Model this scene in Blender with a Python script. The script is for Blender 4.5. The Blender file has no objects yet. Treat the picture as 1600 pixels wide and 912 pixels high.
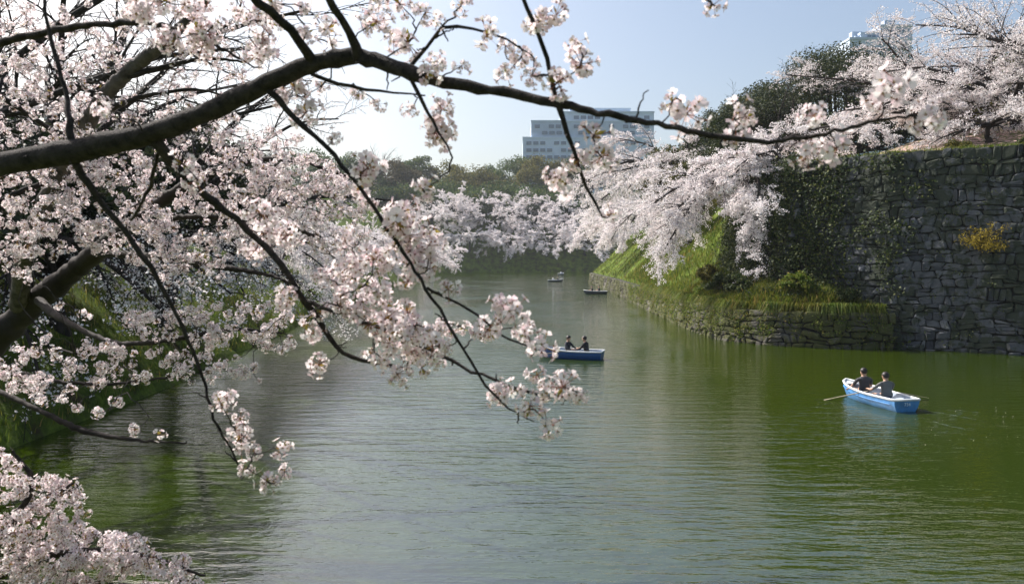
import bpy, bmesh, math, random
import numpy as np
from mathutils import Vector, Matrix
R = math.radians
rng = np.random.default_rng(7); random.seed(7)
scene = bpy.context.scene
C = scene.collection

# ------------------------------------------------------------------ camera
F = 1150.0; CAMZ = 5.5; HORIZON = 404.0           # in pixels of a 1600 x 912 frame
PITCH = math.atan((456 - HORIZON) / F)
cam_d = bpy.data.cameras.new('camera'); cam = bpy.data.objects.new('camera', cam_d); C.objects.link(cam)
cam.location = (0, 0, CAMZ); cam.rotation_euler = (math.pi/2 - PITCH, 0, 0)
cam_d.sensor_width = 36; cam_d.lens = 36 * F / 1600; cam_d.clip_start = 0.05; cam_d.clip_end = 6000
cam_d.dof.use_dof = True; cam_d.dof.focus_distance = 45; cam_d.dof.aperture_fstop = 5.6
scene.camera = cam
scene.render.resolution_x = 1024; scene.render.resolution_y = 583
# ------------------------------------------------------------------ sky, sun, exposure
SUN_EL = R(44); SUN_DIR = Vector((-0.80, 0.60, 0)).normalized()
to_sun = Vector((SUN_DIR.x*math.cos(SUN_EL), SUN_DIR.y*math.cos(SUN_EL), math.sin(SUN_EL)))
world = bpy.data.worlds.new('World'); scene.world = world; world.use_nodes = True
wn = world.node_tree.nodes; wl = world.node_tree.links
sky = wn.new('ShaderNodeTexSky'); sky.sky_type = 'NISHITA'; sky.sun_disc = False
sky.sun_elevation = SUN_EL; sky.sun_rotation = math.atan2(SUN_DIR.x, SUN_DIR.y)
sky.air_density = 1.05; sky.dust_density = 3.8; sky.ozone_density = .6; sky.altitude = 0
wl.new(sky.outputs[0], wn['Background'].inputs[0]); wn['Background'].inputs[1].default_value = 0.12
sun_d = bpy.data.lights.new('sun', 'SUN'); sun_d.energy = 5.0; sun_d.angle = R(0.5); sun_d.color = (1.0, 0.955, 0.90)
sun = bpy.data.objects.new('sun', sun_d); C.objects.link(sun)
sun.rotation_euler = to_sun.to_track_quat('Z', 'Y').to_euler()
scene.view_settings.view_transform = 'Standard'; scene.view_settings.look = 'None'
scene.view_settings.exposure = 0.60; scene.view_settings.gamma = 1.0
scene.render.engine = 'CYCLES'
scene.cycles.max_bounces = 6; scene.cycles.transparent_max_bounces = 6; scene.cycles.volume_bounces = 0

# ------------------------------------------------------------------ helpers
cp, sp = math.cos(PITCH), math.sin(PITCH)
def P(x, y, d):                                   # the place seen at a pixel, d metres ahead
    a = (x - 800) / F; b = (456 - y) / F
    return np.array([a*d, d*(cp + b*sp), CAMZ + d*(-sp + b*cp)])
def W(x, y, z=0.0):                               # the place on level z seen at a pixel
    b = (456 - y) / F
    return P(x, y, (z - CAMZ) / (-sp + b*cp))
def unit(v): return v / np.maximum(np.linalg.norm(v, axis=-1, keepdims=True), 1e-9)
def tag(o, label=None, cat=None, group=None, kind=None):
    if label: o['label'] = label
    if cat: o['category'] = cat
    if group: o['group'] = group
    if kind: o['kind'] = kind
    return o
def empty(name, loc, label, cat, group=None, rz=0.0):
    o = bpy.data.objects.new(name, None); C.objects.link(o); o.location = loc; o.rotation_euler.z = rz
    o.empty_display_size = 0.3
    return tag(o, label, cat, group)
class MB:
    """collects vertex / face arrays, then links them as one mesh object"""
    def __init__(s): s.V = []; s.F = []; s.M = []; s.n = 0
    def add(s, V, Fs, m=0):
        V = np.asarray(V, float).reshape(-1, 3)
        if not isinstance(Fs, (list, tuple)) or (len(Fs) and not isinstance(Fs[0], np.ndarray)): Fs = [np.asarray(Fs)]
        for f in Fs:
            if f.size:
                s.F.append(f + s.n); s.M.append(m if isinstance(m, np.ndarray) else np.full(len(f), m, np.int32))
        s.V.append(V); s.n += len(V); return s
    def box(s, c, h, m=0, rot=None):
        v = np.array([[i, j, k] for i in (-1, 1) for j in (-1, 1) for k in (-1, 1)], float) * np.array(h)
        if rot is not None: v = v @ np.array(rot).T
        return s.add(v + np.array(c), np.array([[0,1,3,2],[4,6,7,5],[0,4,5,1],[2,3,7,6],[0,2,6,4],[1,5,7,3]]), m)
    def mesh(s, name, mats, smooth=False):
        me = bpy.data.meshes.new(name)
        V = np.concatenate(s.V); me.vertices.add(len(V)); me.vertices.foreach_set('co', V.astype(np.float32).ravel())
        lens = np.concatenate([np.full(len(f), f.shape[1], np.int32) for f in s.F])
        loops = np.concatenate([f.ravel() for f in s.F]).astype(np.int32)
        me.loops.add(len(loops)); me.loops.foreach_set('vertex_index', loops)
        me.polygons.add(len(lens)); st = np.zeros(len(lens), np.int32); st[1:] = np.cumsum(lens)[:-1]
        me.polygons.foreach_set('loop_start', st)
        me.polygons.foreach_set('material_index', np.concatenate(s.M).astype(np.int32))
        me.polygons.foreach_set('use_smooth', np.full(len(lens), smooth))
        for m in (mats if isinstance(mats, (list, tuple)) else [mats]): me.materials.append(m)
        me.update(calc_edges=True); return me
    def build(s, name, mats, parent=None, smooth=False, kind=None):
        return link(name, s.mesh(name, mats, smooth), parent, kind)
def link(name, me, parent=None, kind=None, loc=None):
    o = bpy.data.objects.new(name, me); C.objects.link(o)
    if parent is not None:
        o.parent = parent
        if loc is None: o.matrix_parent_inverse = parent_inv(parent)
    if loc is not None: o.location = loc
    if kind: o['kind'] = kind
    return o
def parent_inv(p):                                # parts are written in world space, the thing's Empty stands at its base
    m = Matrix.Identity(4); q = p
    while q is not None:
        m = (Matrix.Translation(q.location) @ q.rotation_euler.to_matrix().to_4x4()) if q.parent is None else m
        q = q.parent
    return m.inverted()
def tubes(paths, rad, S):
    paths = np.asarray(paths, float); rad = np.asarray(rad, float)
    if paths.ndim == 2: paths = paths[None]; rad = rad[None]
    T, K, _ = paths.shape
    tan = unit(np.gradient(paths, axis=1))
    mean = unit(tan.mean(axis=1, keepdims=True))
    ref = np.where(np.abs(mean[..., 2:3]) < 0.8, np.array([0, 0, 1.]), np.array([1., 0, 0]))
    n1 = unit(np.cross(tan, np.broadcast_to(ref, tan.shape))); n2 = np.cross(tan, n1)
    a = np.arange(S) * 2*np.pi / S
    V = paths[:, :, None] + rad[:, :, None, None] * (np.cos(a)[:, None]*n1[:, :, None] + np.sin(a)[:, None]*n2[:, :, None])
    i = np.arange(T)[:, None, None]*K*S + np.arange(K-1)[None, :, None]*S + np.arange(S)[None, None]
    j = np.arange(T)[:, None, None]*K*S + np.arange(K-1)[None, :, None]*S + (np.arange(S)[None, None]+1) % S
    Fq = np.stack([i, j, j+S, i+S], -1).reshape(-1, 4)
    return V.reshape(-1, 3), Fq
def smooth_path(pts, n):                          # Catmull-Rom through the points (any number of columns)
    p = np.asarray(pts, float); q = np.vstack([2*p[0]-p[1], p, 2*p[-1]-p[-2]])
    out = []
    for t in np.linspace(0, len(p)-1, n):
        i = min(int(t), len(p)-2); u = t - i; a, b, c, d = q[i:i+4]
        out.append(.5*((2*b) + (-a+c)*u + (2*a-5*b+4*c-d)*u*u + (-a+3*b-3*c+d)*u**3))
    return np.array(out)
def rand_rot(n, r=rng):
    q = unit(r.normal(size=(n, 4))); w, x, y, z = q.T
    return np.stack([np.stack([1-2*(y*y+z*z), 2*(x*y-z*w), 2*(x*z+y*w)], -1),
                     np.stack([2*(x*y+z*w), 1-2*(x*x+z*z), 2*(y*z-x*w)], -1),
                     np.stack([2*(x*z-y*w), 2*(y*z+x*w), 1-2*(x*x+y*y)], -1)], 1)
def scatter(V, Fs, mats, pos, rot, scl):
    """copies of a small mesh joined in one: V (n,3), Fs list of face arrays, mats list of index arrays"""
    n = len(V); T = len(pos)
    out = np.einsum('tij,nj->tni', rot, V) * np.asarray(scl)[:, None, None] + pos[:, None]
    mb = MB(); off = (np.arange(T)*n)[:, None, None]
    mb.add(out.reshape(-1, 3), np.zeros((0, 3), int))
    for f, m in zip(Fs, mats):
        mb.F.append((f[None] + off).reshape(-1, f.shape[1])); mb.M.append(np.tile(m, T))
    return mb
def leaf_quads(pos, size, nrm=None, r=rng, aspect=0.62, jitter=0.5):
    """one kite-shaped face at every point"""
    T = len(pos); rot = rand_rot(T, r)
    if nrm is not None:
        n = unit(nrm + jitter*r.normal(size=(T, 3))); t = unit(np.cross(n, rot[:, :, 0])); b = np.cross(n, t)
    else: t = rot[:, :, 0]; b = rot[:, :, 1]; n = rot[:, :, 2]
    s = size * r.uniform(.6, 1.35, T)[:, None]
    V = np.stack([pos - t*s*.5, pos + b*s*.5*aspect + n*s*.08, pos + t*s*.5, pos - b*s*.5*aspect + n*s*.08], 1)
    return V.reshape(-1, 3), np.arange(T*4).reshape(-1, 4)

# ------------------------------------------------------------------ materials
def mat(name):
    m = bpy.data.materials.new(name); m.use_nodes = True
    return m, m.node_tree.nodes, m.node_tree.links, m.node_tree.nodes['Principled BSDF']
def ramp(n, l, src, stops):
    r = n.new('ShaderNodeValToRGB'); l.new(src, r.inputs[0])
    e = r.color_ramp.elements
    while len(e) < len(stops): e.new(0.5)
    for k, (p, c) in zip(e, stops): k.position = p; k.color = (*c, 1)
    return r.outputs[0]
def noise(n, l, scale, detail=4, rough=.55, coord='Object', vec=None, stretch=None):
    t = n.new('ShaderNodeTexNoise'); t.inputs['Scale'].default_value = scale; t.inputs['Detail'].default_value = detail
    t.inputs['Roughness'].default_value = rough
    if vec is None: vec = n.new('ShaderNodeTexCoord').outputs[coord]
    if stretch:
        mp = n.new('ShaderNodeMapping'); mp.inputs['Scale'].default_value = stretch; l.new(vec, mp.inputs[0]); vec = mp.outputs[0]
    l.new(vec, t.inputs['Vector']); return t.outputs['Fac']
def bump(n, l, bs, h, strength, dist):
    b = n.new('ShaderNodeBump'); b.inputs['Strength'].default_value = strength; b.inputs['Distance'].default_value = dist
    l.new(h, b.inputs['Height']); l.new(b.outputs[0], bs.inputs['Normal']); return b
def plain(name, col, rough=.6, bump_scale=None, var=.12, **kw):
    m, n, l, b = mat(name)
    f = noise(n, l, kw.get('scale', 6), 3)
    c = np.array(col)
    l.new(ramp(n, l, f, [(.3, tuple(c*(1-var))), (.7, tuple(np.minimum(c*(1+var), 1)))]), b.inputs['Base Color'])
    b.inputs['Roughness'].default_value = rough
    if bump_scale: bump(n, l, b, noise(n, l, bump_scale, 4), .35, .01)
    return m
def foliage(name, stops, trans=.4, spec=.15, island=True, patch=None):
    """thin leaf or petal: part reflected, part let through; the hue differs from piece to piece"""
    m, n, l, b = mat(name)
    g = n.new('ShaderNodeNewGeometry')
    c = ramp(n, l, g.outputs['Random Per Island'] if island else noise(n, l, 40, 2), stops)
    if patch:
        pm = n.new('ShaderNodeMix'); pm.data_type = 'RGBA'; l.new(ramp(n, l, noise(n, l, .42, 5, .7), [(.42, (0, 0, 0)), (.62, (1, 1, 1))]), pm.inputs[0])
        pc = n.new('ShaderNodeMix'); pc.data_type = 'RGBA'; pc.blend_type = 'MULTIPLY'; pc.inputs[0].default_value = 1; l.new(c, pc.inputs[6]); pc.inputs[7].default_value = (*patch, 1)
        l.new(c, pm.inputs[6]); l.new(pc.outputs[2], pm.inputs[7]); c = pm.outputs[2]
    l.new(c, b.inputs['Base Color']); b.inputs['Roughness'].default_value = .6; b.inputs['Specular IOR Level'].default_value = spec
    t = n.new('ShaderNodeBsdfTranslucent'); l.new(c, t.inputs[0])
    mx = n.new('ShaderNodeMixShader'); mx.inputs[0].default_value = trans
    l.new(b.outputs[0], mx.inputs[1]); l.new(t.outputs[0], mx.inputs[2])
    l.new(mx.outputs[0], n['Material Output'].inputs[0]); return m
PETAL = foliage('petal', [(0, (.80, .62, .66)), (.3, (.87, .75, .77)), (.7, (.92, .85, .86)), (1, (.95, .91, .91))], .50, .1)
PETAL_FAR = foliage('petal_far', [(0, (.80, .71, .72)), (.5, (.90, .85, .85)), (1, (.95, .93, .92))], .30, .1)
CALYX = foliage('calyx', [(0, (.20, .07, .06)), (.6, (.26, .12, .07)), (1, (.30, .22, .08))], .2)
YOUNG = foliage('young_leaf', [(0, (.32, .17, .05)), (.6, (.34, .27, .06)), (1, (.30, .32, .08))], .5)
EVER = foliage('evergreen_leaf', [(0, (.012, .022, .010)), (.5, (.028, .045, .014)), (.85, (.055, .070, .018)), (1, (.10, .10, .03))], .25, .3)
EVERY = foliage('spring_leaf', [(0, (.045, .055, .015)), (.5, (.10, .10, .022)), (1, (.20, .17, .035))], .4, .2)
FARG = foliage('far_leaf', [(0, (.018, .042, .012)), (.5, (.050, .095, .018)), (.85, (.10, .14, .025)), (1, (.17, .17, .04))], .35, .2)
BROWNY = foliage('budding_twig_leaf', [(0, (.05, .045, .025)), (.5, (.09, .075, .035)), (1, (.15, .12, .05))], .3, .1)
GRASS = foliage('grass_blade', [(0, (.045, .085, .010)), (.5, (.10, .160, .018)), (.85, (.18, .22, .03)), (1, (.30, .26, .09))], .45, .2, patch=(1.15, .86, .9))
IVY = foliage('ivy_leaf', [(0, (.015, .028, .010)), (.6, (.04, .065, .015)), (1, (.11, .12, .025))], .3, .3)
SHRUB = foliage('yellow_leaf', [(0, (.14, .11, .016)), (.5, (.28, .21, .03)), (1, (.38, .30, .05))], .4, .1)
def bark_mat(name, dark, light, scale=8):
    m, n, l, b = mat(name)
    f = noise(n, l, scale, 6, .65); g = noise(n, l, scale*5, 3, .6)
    l.new(ramp(n, l, f, [(.32, dark), (.58, light), (.75, tuple(np.array(light)*1.35))]), b.inputs['Base Color'])
    b.inputs['Roughness'].default_value = .85; b.inputs['Specular IOR Level'].default_value = .25
    mx = n.new('ShaderNodeMath'); mx.operation = 'ADD'; l.new(f, mx.inputs[0]); l.new(g, mx.inputs[1])
    bump(n, l, b, mx.outputs[0], .8, .012); return m
BARK = bark_mat('cherry_bark', (.010, .008, .008), (.050, .040, .037), 30)
BARKL = bark_mat('lichen_bark', (.03, .025, .023), (.11, .095, .085), 10)
BARKF = bark_mat('dark_bark', (.014, .011, .010), (.035, .028, .024), 3)
# ------------------------------------------------------------------ water outline, terrain
MOAT = np.array([(-9.6,12.6),(-12,16),(-14,20),(-14.3,27),(-15,36),(-18,66),(-21.5,124),(-24,180),(-27,250),(-26,290),(-18,301),
                 (0,303),(40,303),(90,303),(90,192),(40,186),(18.3,176),(16.6,120),(14.9,85),(13.7,57),(14.1,49.6),(16.2,46.7),
                 (19.5,45.0),(23.2,44.6),(29.8,41.9),(45,35.2),(62,28),(62,7),(15,9),(-5,9.3)], float)
KEEP = np.array([(62,26.4),(45,34.5),(30,41.2),(22.8,45.3),(18.0,50.6),(16.9,57),(18.8,68),(25,84),(36,110),(120,110),(120,20)], float)  # behind the high wall
def seg_dist(X, Y, poly, closed=True):
    best = np.full(X.shape, 1e9); idx = np.zeros(X.shape, int)
    for i in range(len(poly) if closed else len(poly)-1):
        a = poly[i]; b = poly[(i+1) % len(poly)]; d = b - a
        t = np.clip(((X-a[0])*d[0] + (Y-a[1])*d[1]) / (d@d), 0, 1)
        q = np.hypot(X-a[0]-t*d[0], Y-a[1]-t*d[1]); k = q < best
        best[k] = q[k]; idx[k] = i
    return best, idx
def inside(X, Y, poly):
    c = np.zeros(X.shape, bool)
    for i in range(len(poly)):
        (x1, y1), (x2, y2) = poly[i-1], poly[i]
        k = ((y1 > Y) != (y2 > Y)) & (X < (x2-x1)*(Y-y1)/(y2-y1+1e-12) + x1); c ^= k
    return c
def sstep(a, b, x): t = np.clip((x-a)/(b-a), 0, 1); return t*t*(3-2*t)
def wob(X, Y): return (np.sin(X*.9+1.3*np.sin(Y*.37))*np.cos(Y*.71+X*.23) + .6*np.sin(X*.31+Y*.27+2) + .35*np.sin(X*2.1)*np.sin(Y*1.9+.5*X))
def terrain(X, Y):
    X = np.asarray(X, float); Y = np.asarray(Y, float)
    t, i = seg_dist(X, Y, MOAT); ins = inside(X, Y, MOAT)
    zl = np.minimum(np.minimum(.15 + (.52+.2*sstep(8, 16, np.hypot(X, Y)))*t, 6.6 + .03*(t-9)), 3.3 + 3.4*sstep(6, 15, np.hypot(X, Y))) + .12*wob(X, Y)*np.clip(t, 0, 1)
    zf = np.minimum(.3 + .82*t, 21 + .26*(t-25)); zf = np.minimum(zf, 34) + .3*wob(X*.4, Y*.4)
    zr = 2.15 + .95*np.clip(t-.6, 0, None) - .30*np.clip(t-.6, 0, 4)*(1-sstep(60, 76, Y)); zr = np.minimum(zr, 12.0 + .1*(t-11)) + .42*wob(X*.9+.5*Y, Y*.6)*np.clip(t-.6, 0, 1.5)/1.5
    zr = np.where(t < 1.05, -1.2 + (zr+1.2)*sstep(.35, 1.0, t), zr)
    right = (i >= 13) & (i <= 26); far = (i >= 9) & (i <= 12)
    z = np.where(far, zf, np.where(right, zr, zl))
    w, _ = seg_dist(X, Y, KEEP[:9], False); kin = inside(X, Y, KEEP)
    ledge = np.minimum(zr, 3.7 + .42*np.clip(21.8-X, 0, 6) + .35*wob(X*1.3, Y*1.3))
    front = (~kin) & (w < 6) & right & (Y < 51) & (X > 14)
    z = np.where(front, ledge, z)
    plateau = 12.1 + .05*np.clip(w-4, 0, 6) + .30*np.clip(w-7, 0, 14) + .06*wob(X, Y)
    zk = np.where(kin, np.maximum(np.minimum(zr, 4.0), 0)*(1-sstep(2.4, 3.6, w)) + np.maximum(plateau, 0)*sstep(2.4, 3.6, w), z)
    soft = np.maximum(zr, np.minimum(zr + 2.2*np.clip(w, 0, 6), plateau)); u_ = sstep(63, 67, Y); zk = np.where(kin, zk*(1-u_) + np.minimum(soft, np.maximum(plateau, zr))*u_, zk)
    z = np.where(kin, zk, z)
    return np.where(ins, -1.2 - .3*np.clip(t, 0, 2), z)
def axis(parts):
    out = []
    for a, b, s in parts: out += list(np.arange(a, b, s))
    return np.array(out)
gx = axis([(-900,-200,50),(-200,-60,8),(-60,-34,2),(-34,-8,.8),(-8,10,2),(10,36,.55),(36,70,1.4),(70,200,8),(200,901,50)])
gy = axis([(-120,-12,9),(-12,36,1.2),(36,64,.55),(64,120,1.2),(120,200,2),(200,300,5),(300,340,2),(340,460,8),(460,1600,60)])
GX, GY = np.meshgrid(gx, gy); GZ = terrain(GX, GY)
nx, ny = len(gx), len(gy)
q = (np.arange(ny-1)[:, None]*nx + np.arange(nx-1)[None]).ravel()
gm = MB(); gm.add(np.stack([GX, GY, GZ], -1).reshape(-1, 3), np.stack([q, q+1, q+1+nx, q+nx], -1))
m, n, l, b = mat('ground_grass')
f = noise(n, l, .55, 6, .65); g2 = noise(n, l, 5, 4, .6); g3 = noise(n, l, 3.4, 5, .75)
cA = ramp(n, l, f, [(.36, (.050, .042, .020)), (.46, (.065, .095, .016)), (.60, (.11, .16, .020)), (.72, (.16, .13, .055))])
mx = n.new('ShaderNodeMix'); mx.data_type = 'RGBA'; mx.blend_type = 'MULTIPLY'; mx.inputs[0].default_value = .7
l.new(cA, mx.inputs[6]); l.new(ramp(n, l, g2, [(.3, (.45, .45, .45)), (.7, (1.3, 1.3, 1.2))]), mx.inputs[7])
at = n.new('ShaderNodeAttribute'); at.attribute_name = 'fallen_petals'
mul = n.new('ShaderNodeMath'); mul.operation = 'MULTIPLY'; l.new(at.outputs['Fac'], mul.inputs[0])
l.new(ramp(n, l, g3, [(.46, (0, 0, 0)), (.56, (1, 1, 1))]), mul.inputs[1])
mx2 = n.new('ShaderNodeMix'); mx2.data_type = 'RGBA'; l.new(mul.outputs[0], mx2.inputs[0])
l.new(mx.outputs[2], mx2.inputs[6]); mx2.inputs[7].default_value = (.62, .42, .40, 1)
l.new(mx2.outputs[2], b.inputs['Base Color']); b.inputs['Roughness'].default_value = .95; b.inputs['Specular IOR Level'].default_value = .1
bump(n, l, b, g2, .7, .15)
GROUND = m
go = gm.build('ground', GROUND, smooth=True, kind='structure')
kw, _ = seg_dist(GX, GY, KEEP[:9], False)
pet = (inside(GX, GY, KEEP) & (kw > 5)).astype(np.float32).ravel()
a_ = go.data.attributes.new('fallen_petals', 'FLOAT', 'POINT'); a_.data.foreach_set('value', pet)
def gz(x, y): return float(terrain(np.array([x]), np.array([y]))[0])

# water
m, n, l, b = mat('moat_water')
tc = n.new('ShaderNodeTexCoord').outputs['Object']
w1 = noise(n, l, 1.5, 3, .55, vec=tc, stretch=(.38, 1.6, 1)); w2 = noise(n, l, 4.6, 3, .6, vec=tc, stretch=(.6, 1.3, 1))
w3 = noise(n, l, .09, 2, .5, vec=tc)
s1 = n.new('ShaderNodeMath'); s1.operation = 'MULTIPLY'; l.new(w2, s1.inputs[0]); s1.inputs[1].default_value = .32
s2 = n.new('ShaderNodeMath'); s2.operation = 'ADD'; l.new(w1, s2.inputs[0]); l.new(s1.outputs[0], s2.inputs[1])
mr = n.new('ShaderNodeMapRange'); l.new(w3, mr.inputs[0]); mr.inputs[1].default_value = .35; mr.inputs[2].default_value = .65
mr.inputs[3].default_value = .4; mr.inputs[4].default_value = 1.25
s3 = n.new('ShaderNodeMath'); s3.operation = 'MULTIPLY'; l.new(s2.outputs[0], s3.inputs[0]); l.new(mr.outputs[0], s3.inputs[1])
bump(n, l, b, s3.outputs[0], 1.0, .062)
l.new(ramp(n, l, w3, [(.35, (.022, .038, .0008)), (.65, (.027, .043, .0008))]), b.inputs['Base Color'])
b.inputs['Roughness'].default_value = .04; b.inputs['IOR'].default_value = 2.7
wm = MB(); wm.add([(-120,-60,0),(160,-60,0),(160,420,0),(-120,420,0)], np.array([[0,1,2,3]]))
wm.build('moat_water', m, kind='structure')

# ------------------------------------------------------------------ stone walls
def stone_material(name, a, b_, moss):
    m, n, l, b = mat(name)
    oi = n.new('ShaderNodeNewGeometry'); f = noise(n, l, 2.2, 6, .65); g = noise(n, l, 14, 4, .6); k = noise(n, l, .35, 3, .6)
    c0 = ramp(n, l, oi.outputs['Random Per Island'], [(0, a), (.6, b_), (1, tuple(np.array(b_)*1.5))])
    mx = n.new('ShaderNodeMix'); mx.data_type = 'RGBA'; mx.blend_type = 'MULTIPLY'; mx.inputs[0].default_value = .8
    l.new(c0, mx.inputs[6]); l.new(ramp(n, l, f, [(.3, (.5, .5, .52)), (.7, (1.35, 1.33, 1.3))]), mx.inputs[7])
    ad = n.new('ShaderNodeMath'); ad.operation = 'ADD'; l.new(f, ad.inputs[0]); l.new(k, ad.inputs[1])
    mk = ramp(n, l, ad.outputs[0], [(.90, (0, 0, 0)), (1.0, (.85,)*3)])
    m2 = n.new('ShaderNodeMix'); m2.data_type = 'RGBA'; l.new(mk, m2.inputs[0]); l.new(mx.outputs[2], m2.inputs[6]); m2.inputs[7].default_value = (*moss, 1)
    l.new(m2.outputs[2], b.inputs['Base Color']); b.inputs['Roughness'].default_value = .9; b.inputs['Specular IOR Level'].default_value = .3
    bump(n, l, b, g, .6, .05); return m
STONE = stone_material('wall_stone', (.040, .045, .052), (.100, .106, .114), (.028, .036, .018))
STONE2 = stone_material('bank_stone', (.055, .052, .044), (.115, .108, .092), (.060, .066, .014))
CORE = plain('wall_core_soil', (.022, .022, .020), .95, 6)
def polyline(pts):
    pts = np.asarray(pts, float); d = np.linalg.norm(np.diff(pts, axis=0), axis=1); s = np.concatenate([[0], np.cumsum(d)])
    def at(q):
        i = int(np.clip(np.searchsorted(s, q)-1, 0, len(d)-1)); u = (q-s[i])/d[i]
        t = (pts[i+1]-pts[i])/d[i]; return pts[i]+t*d[i]*u, t
    return at, s[-1]
def stone_mesh(corners, out_, proud, r):
    """corners (4,3) of the face, clockwise; rounded outline, domed towards out_"""
    c = corners.mean(0); pts = []
    for k in range(4):
        a = corners[k]; p = corners[k-1]; q_ = corners[(k+1) % 4]
        u = r.uniform(.06, .24); v = r.uniform(.06, .24)
        pts += [a+(p-a)*u, a+(q_-a)*v]
        if r.random() < .6: pts[-1] = pts[-1] + (a-c)*r.uniform(-.06, .05)
    ring = np.array(pts)
    mids = (ring + np.roll(ring, -1, 0))/2
    ring = np.stack([ring, mids + (mids-c)*r.uniform(-.03, .06, (8, 1))], 1).reshape(-1, 3)[::1]
    k = len(ring); tilt = r.normal(0, .22, 3)
    mid = c + (ring-c)*.94 + out_*(proud*r.uniform(.5, .75, (k, 1)))
    top = c + (ring-c)*r.uniform(.62, .78, (k, 1)) + out_*(proud*(1 + r.uniform(-.25, .25, (k, 1)))) + ((ring-c)@tilt)[:, None]*out_*.35
    V = np.vstack([ring - out_*.16, ring + out_*proud*.12, mid, top, [top.mean(0)+out_*proud*.12]])
    i = np.arange(k); j = (i+1) % k
    Fq = np.vstack([np.stack([i+a*k, j+a*k, j+(a+1)*k, i+(a+1)*k], -1) for a in range(3)])
    Ft = np.stack([i+3*k, j+3*k, np.full(k, 4*k)], -1)
    return V, Fq, Ft
def stone_wall(root, at, L, s0, s1, H, batter, course, width, mats_, r, single, z0=-.25, gap=.02, proud=(.07, .2), name='stone', slant=0.0):
    def pt(s, h):
        p, t = at(s); nrm = np.array([-t[1], t[0]])           # left of the walking direction = into the bank
        return np.array([*(p + nrm*batter*(max(h, 0)/H)), h]), np.array([-nrm[0], -nrm[1], batter/H*.7])
    # wavy courses
    hs = [z0]
    while hs[-1] < H - course*.5: hs.append(hs[-1] + course*r.uniform(.72, 1.3))
    hs[-1] = H
    ph = r.uniform(0, 6, (len(hs), 3))
    def lev(i, s):
        if i == 0 or i == len(hs)-1: return hs[i]
        return hs[i] + course*(.22*math.sin(s*.55+ph[i, 0]) + .16*math.sin(s*1.45+ph[i, 1]) + .09*math.sin(s*3.3+ph[i, 2]))
    rest = MB(); found = []
    for i in range(len(hs)-1):
        s = s0 - r.uniform(0, width); top_j = 0.0
        while s < s1:
            wd = width*r.choice([.55, .75, 1, 1.25, 1.6])*r.uniform(.85, 1.15); e = s + wd; j2 = r.uniform(-.2, .2)*course
            if s > s0 - .01 and e < s1 + width:
                g = gap*r.uniform(.5, 1.6)
                for half in ((0, 1) if (r.random() < .25 and wd > width*.9) else (None,)):
                    cs = []
                    for (a, up, jj) in ((s+g, 0, -top_j), (s+g, 1, top_j), (e-g, 1, j2), (e-g, 0, -j2)):
                        h0, h1 = lev(i, a)+g, lev(i+1, a)-g
                        if half == 0: h1 = (h0+h1)/2-g*.5
                        if half == 1: h0 = (h0+h1)/2+g*.5
                        cs.append(pt(float(np.clip(a+jj, s0-1, s1+1)), h1 if up else h0)[0] + r.normal(0, .03, 3))
                    cs = np.array(cs); o_ = unit(pt((s+e)/2, 1)[1])
                    V, Fq, Ft = stone_mesh(cs, o_, r.uniform(*proud), r)
                    area = np.linalg.norm(np.cross(cs[2]-cs[0], cs[3]-cs[1]))/2
                    found.append((area if single((s+e)/2) else 0.0, V, Fq, Ft))
            s = e; top_j = j2
    found.sort(key=lambda q_: -q_[0])
    for k, (ar, V, Fq, Ft) in enumerate(found):
        if ar > 0 and k < 300: MB().add(V, [Fq, Ft]).build(name, mats_, root)
        else: rest.add(V, [Fq, Ft])
    if rest.n: rest.build('small_stones', mats_, root, kind='stuff')
def wall_core(root, at, L, H, batter, thick, inset, mats_, top_mat=None, step=1.0, z0=-1.2):
    ss = np.linspace(0, L, int(L/step)+2); rows = []
    for s in ss:
        p, t = at(s); nrm = np.array([-t[1], t[0]])
        rows.append([[*(p+nrm*(inset - batter*.1)), z0], [*(p+nrm*(inset+batter)), H-.03], [*(p+nrm*thick), H-.05], [*(p+nrm*thick), z0]])
    V = np.array(rows); K = 4; i = (np.arange(len(ss)-1)[:, None]*K + np.arange(K-1)[None]).ravel()
    mb = MB(); mb.add(V.reshape(-1, 3), np.stack([i, i+1, i+1+K, i+K], -1)); return mb.build('wall_core', mats_, root)
r1 = np.random.default_rng(11)
keep_pts = KEEP[1:7]
keep_walk = keep_pts[::-1]                         # walked from its far end, so that left of the walk is into the bank
kat, kL = polyline(keep_walk[2:])                  # from the corner to the right end
kat2, kL2 = polyline(keep_walk[:3])
hw = empty('castle_wall', (26, 44, 0), 'high shaded castle wall of dark irregular stones rising from the moat at right', 'stone wall')
HW = 12.2
wall_core(hw, kat, kL, HW, 2.0, 4.6, .10, CORE)
stone_wall(hw, kat, kL, 0.0, min(kL, 34), HW, 2.0, .47, .58, STONE, r1, lambda s: s < 19.5, proud=(.02, .10), gap=.010)
wall_core(hw, kat2, kL2, HW-.02, 2.0, 4.0, .10, CORE)
stone_wall(hw, kat2, kL2, 0.0, kL2, HW, 2.0, .56, .70, STONE, r1, lambda s: False, gap=.012)
rv = MOAT[16:24]
rat, rL = polyline(rv)
rw = empty('moat_revetment', (14.1, 49.6, 0), 'low mossy stone revetment holding up the sunlit grass bank', 'retaining wall')
wall_core(rw, rat, rL, 2.2, .35, 1.3, .06, CORE)
lo = rL - 17.5
stone_wall(rw, rat, rL, lo, rL, 2.2, .35, .46, .68, STONE2, r1, lambda s: True, z0=-.2, proud=(.05, .2))
stone_wall(rw, rat, rL, .2, lo, 2.15, .35, .55, .95, STONE2, r1, lambda s: False, z0=-.2, proud=(.05, .16))

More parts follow.
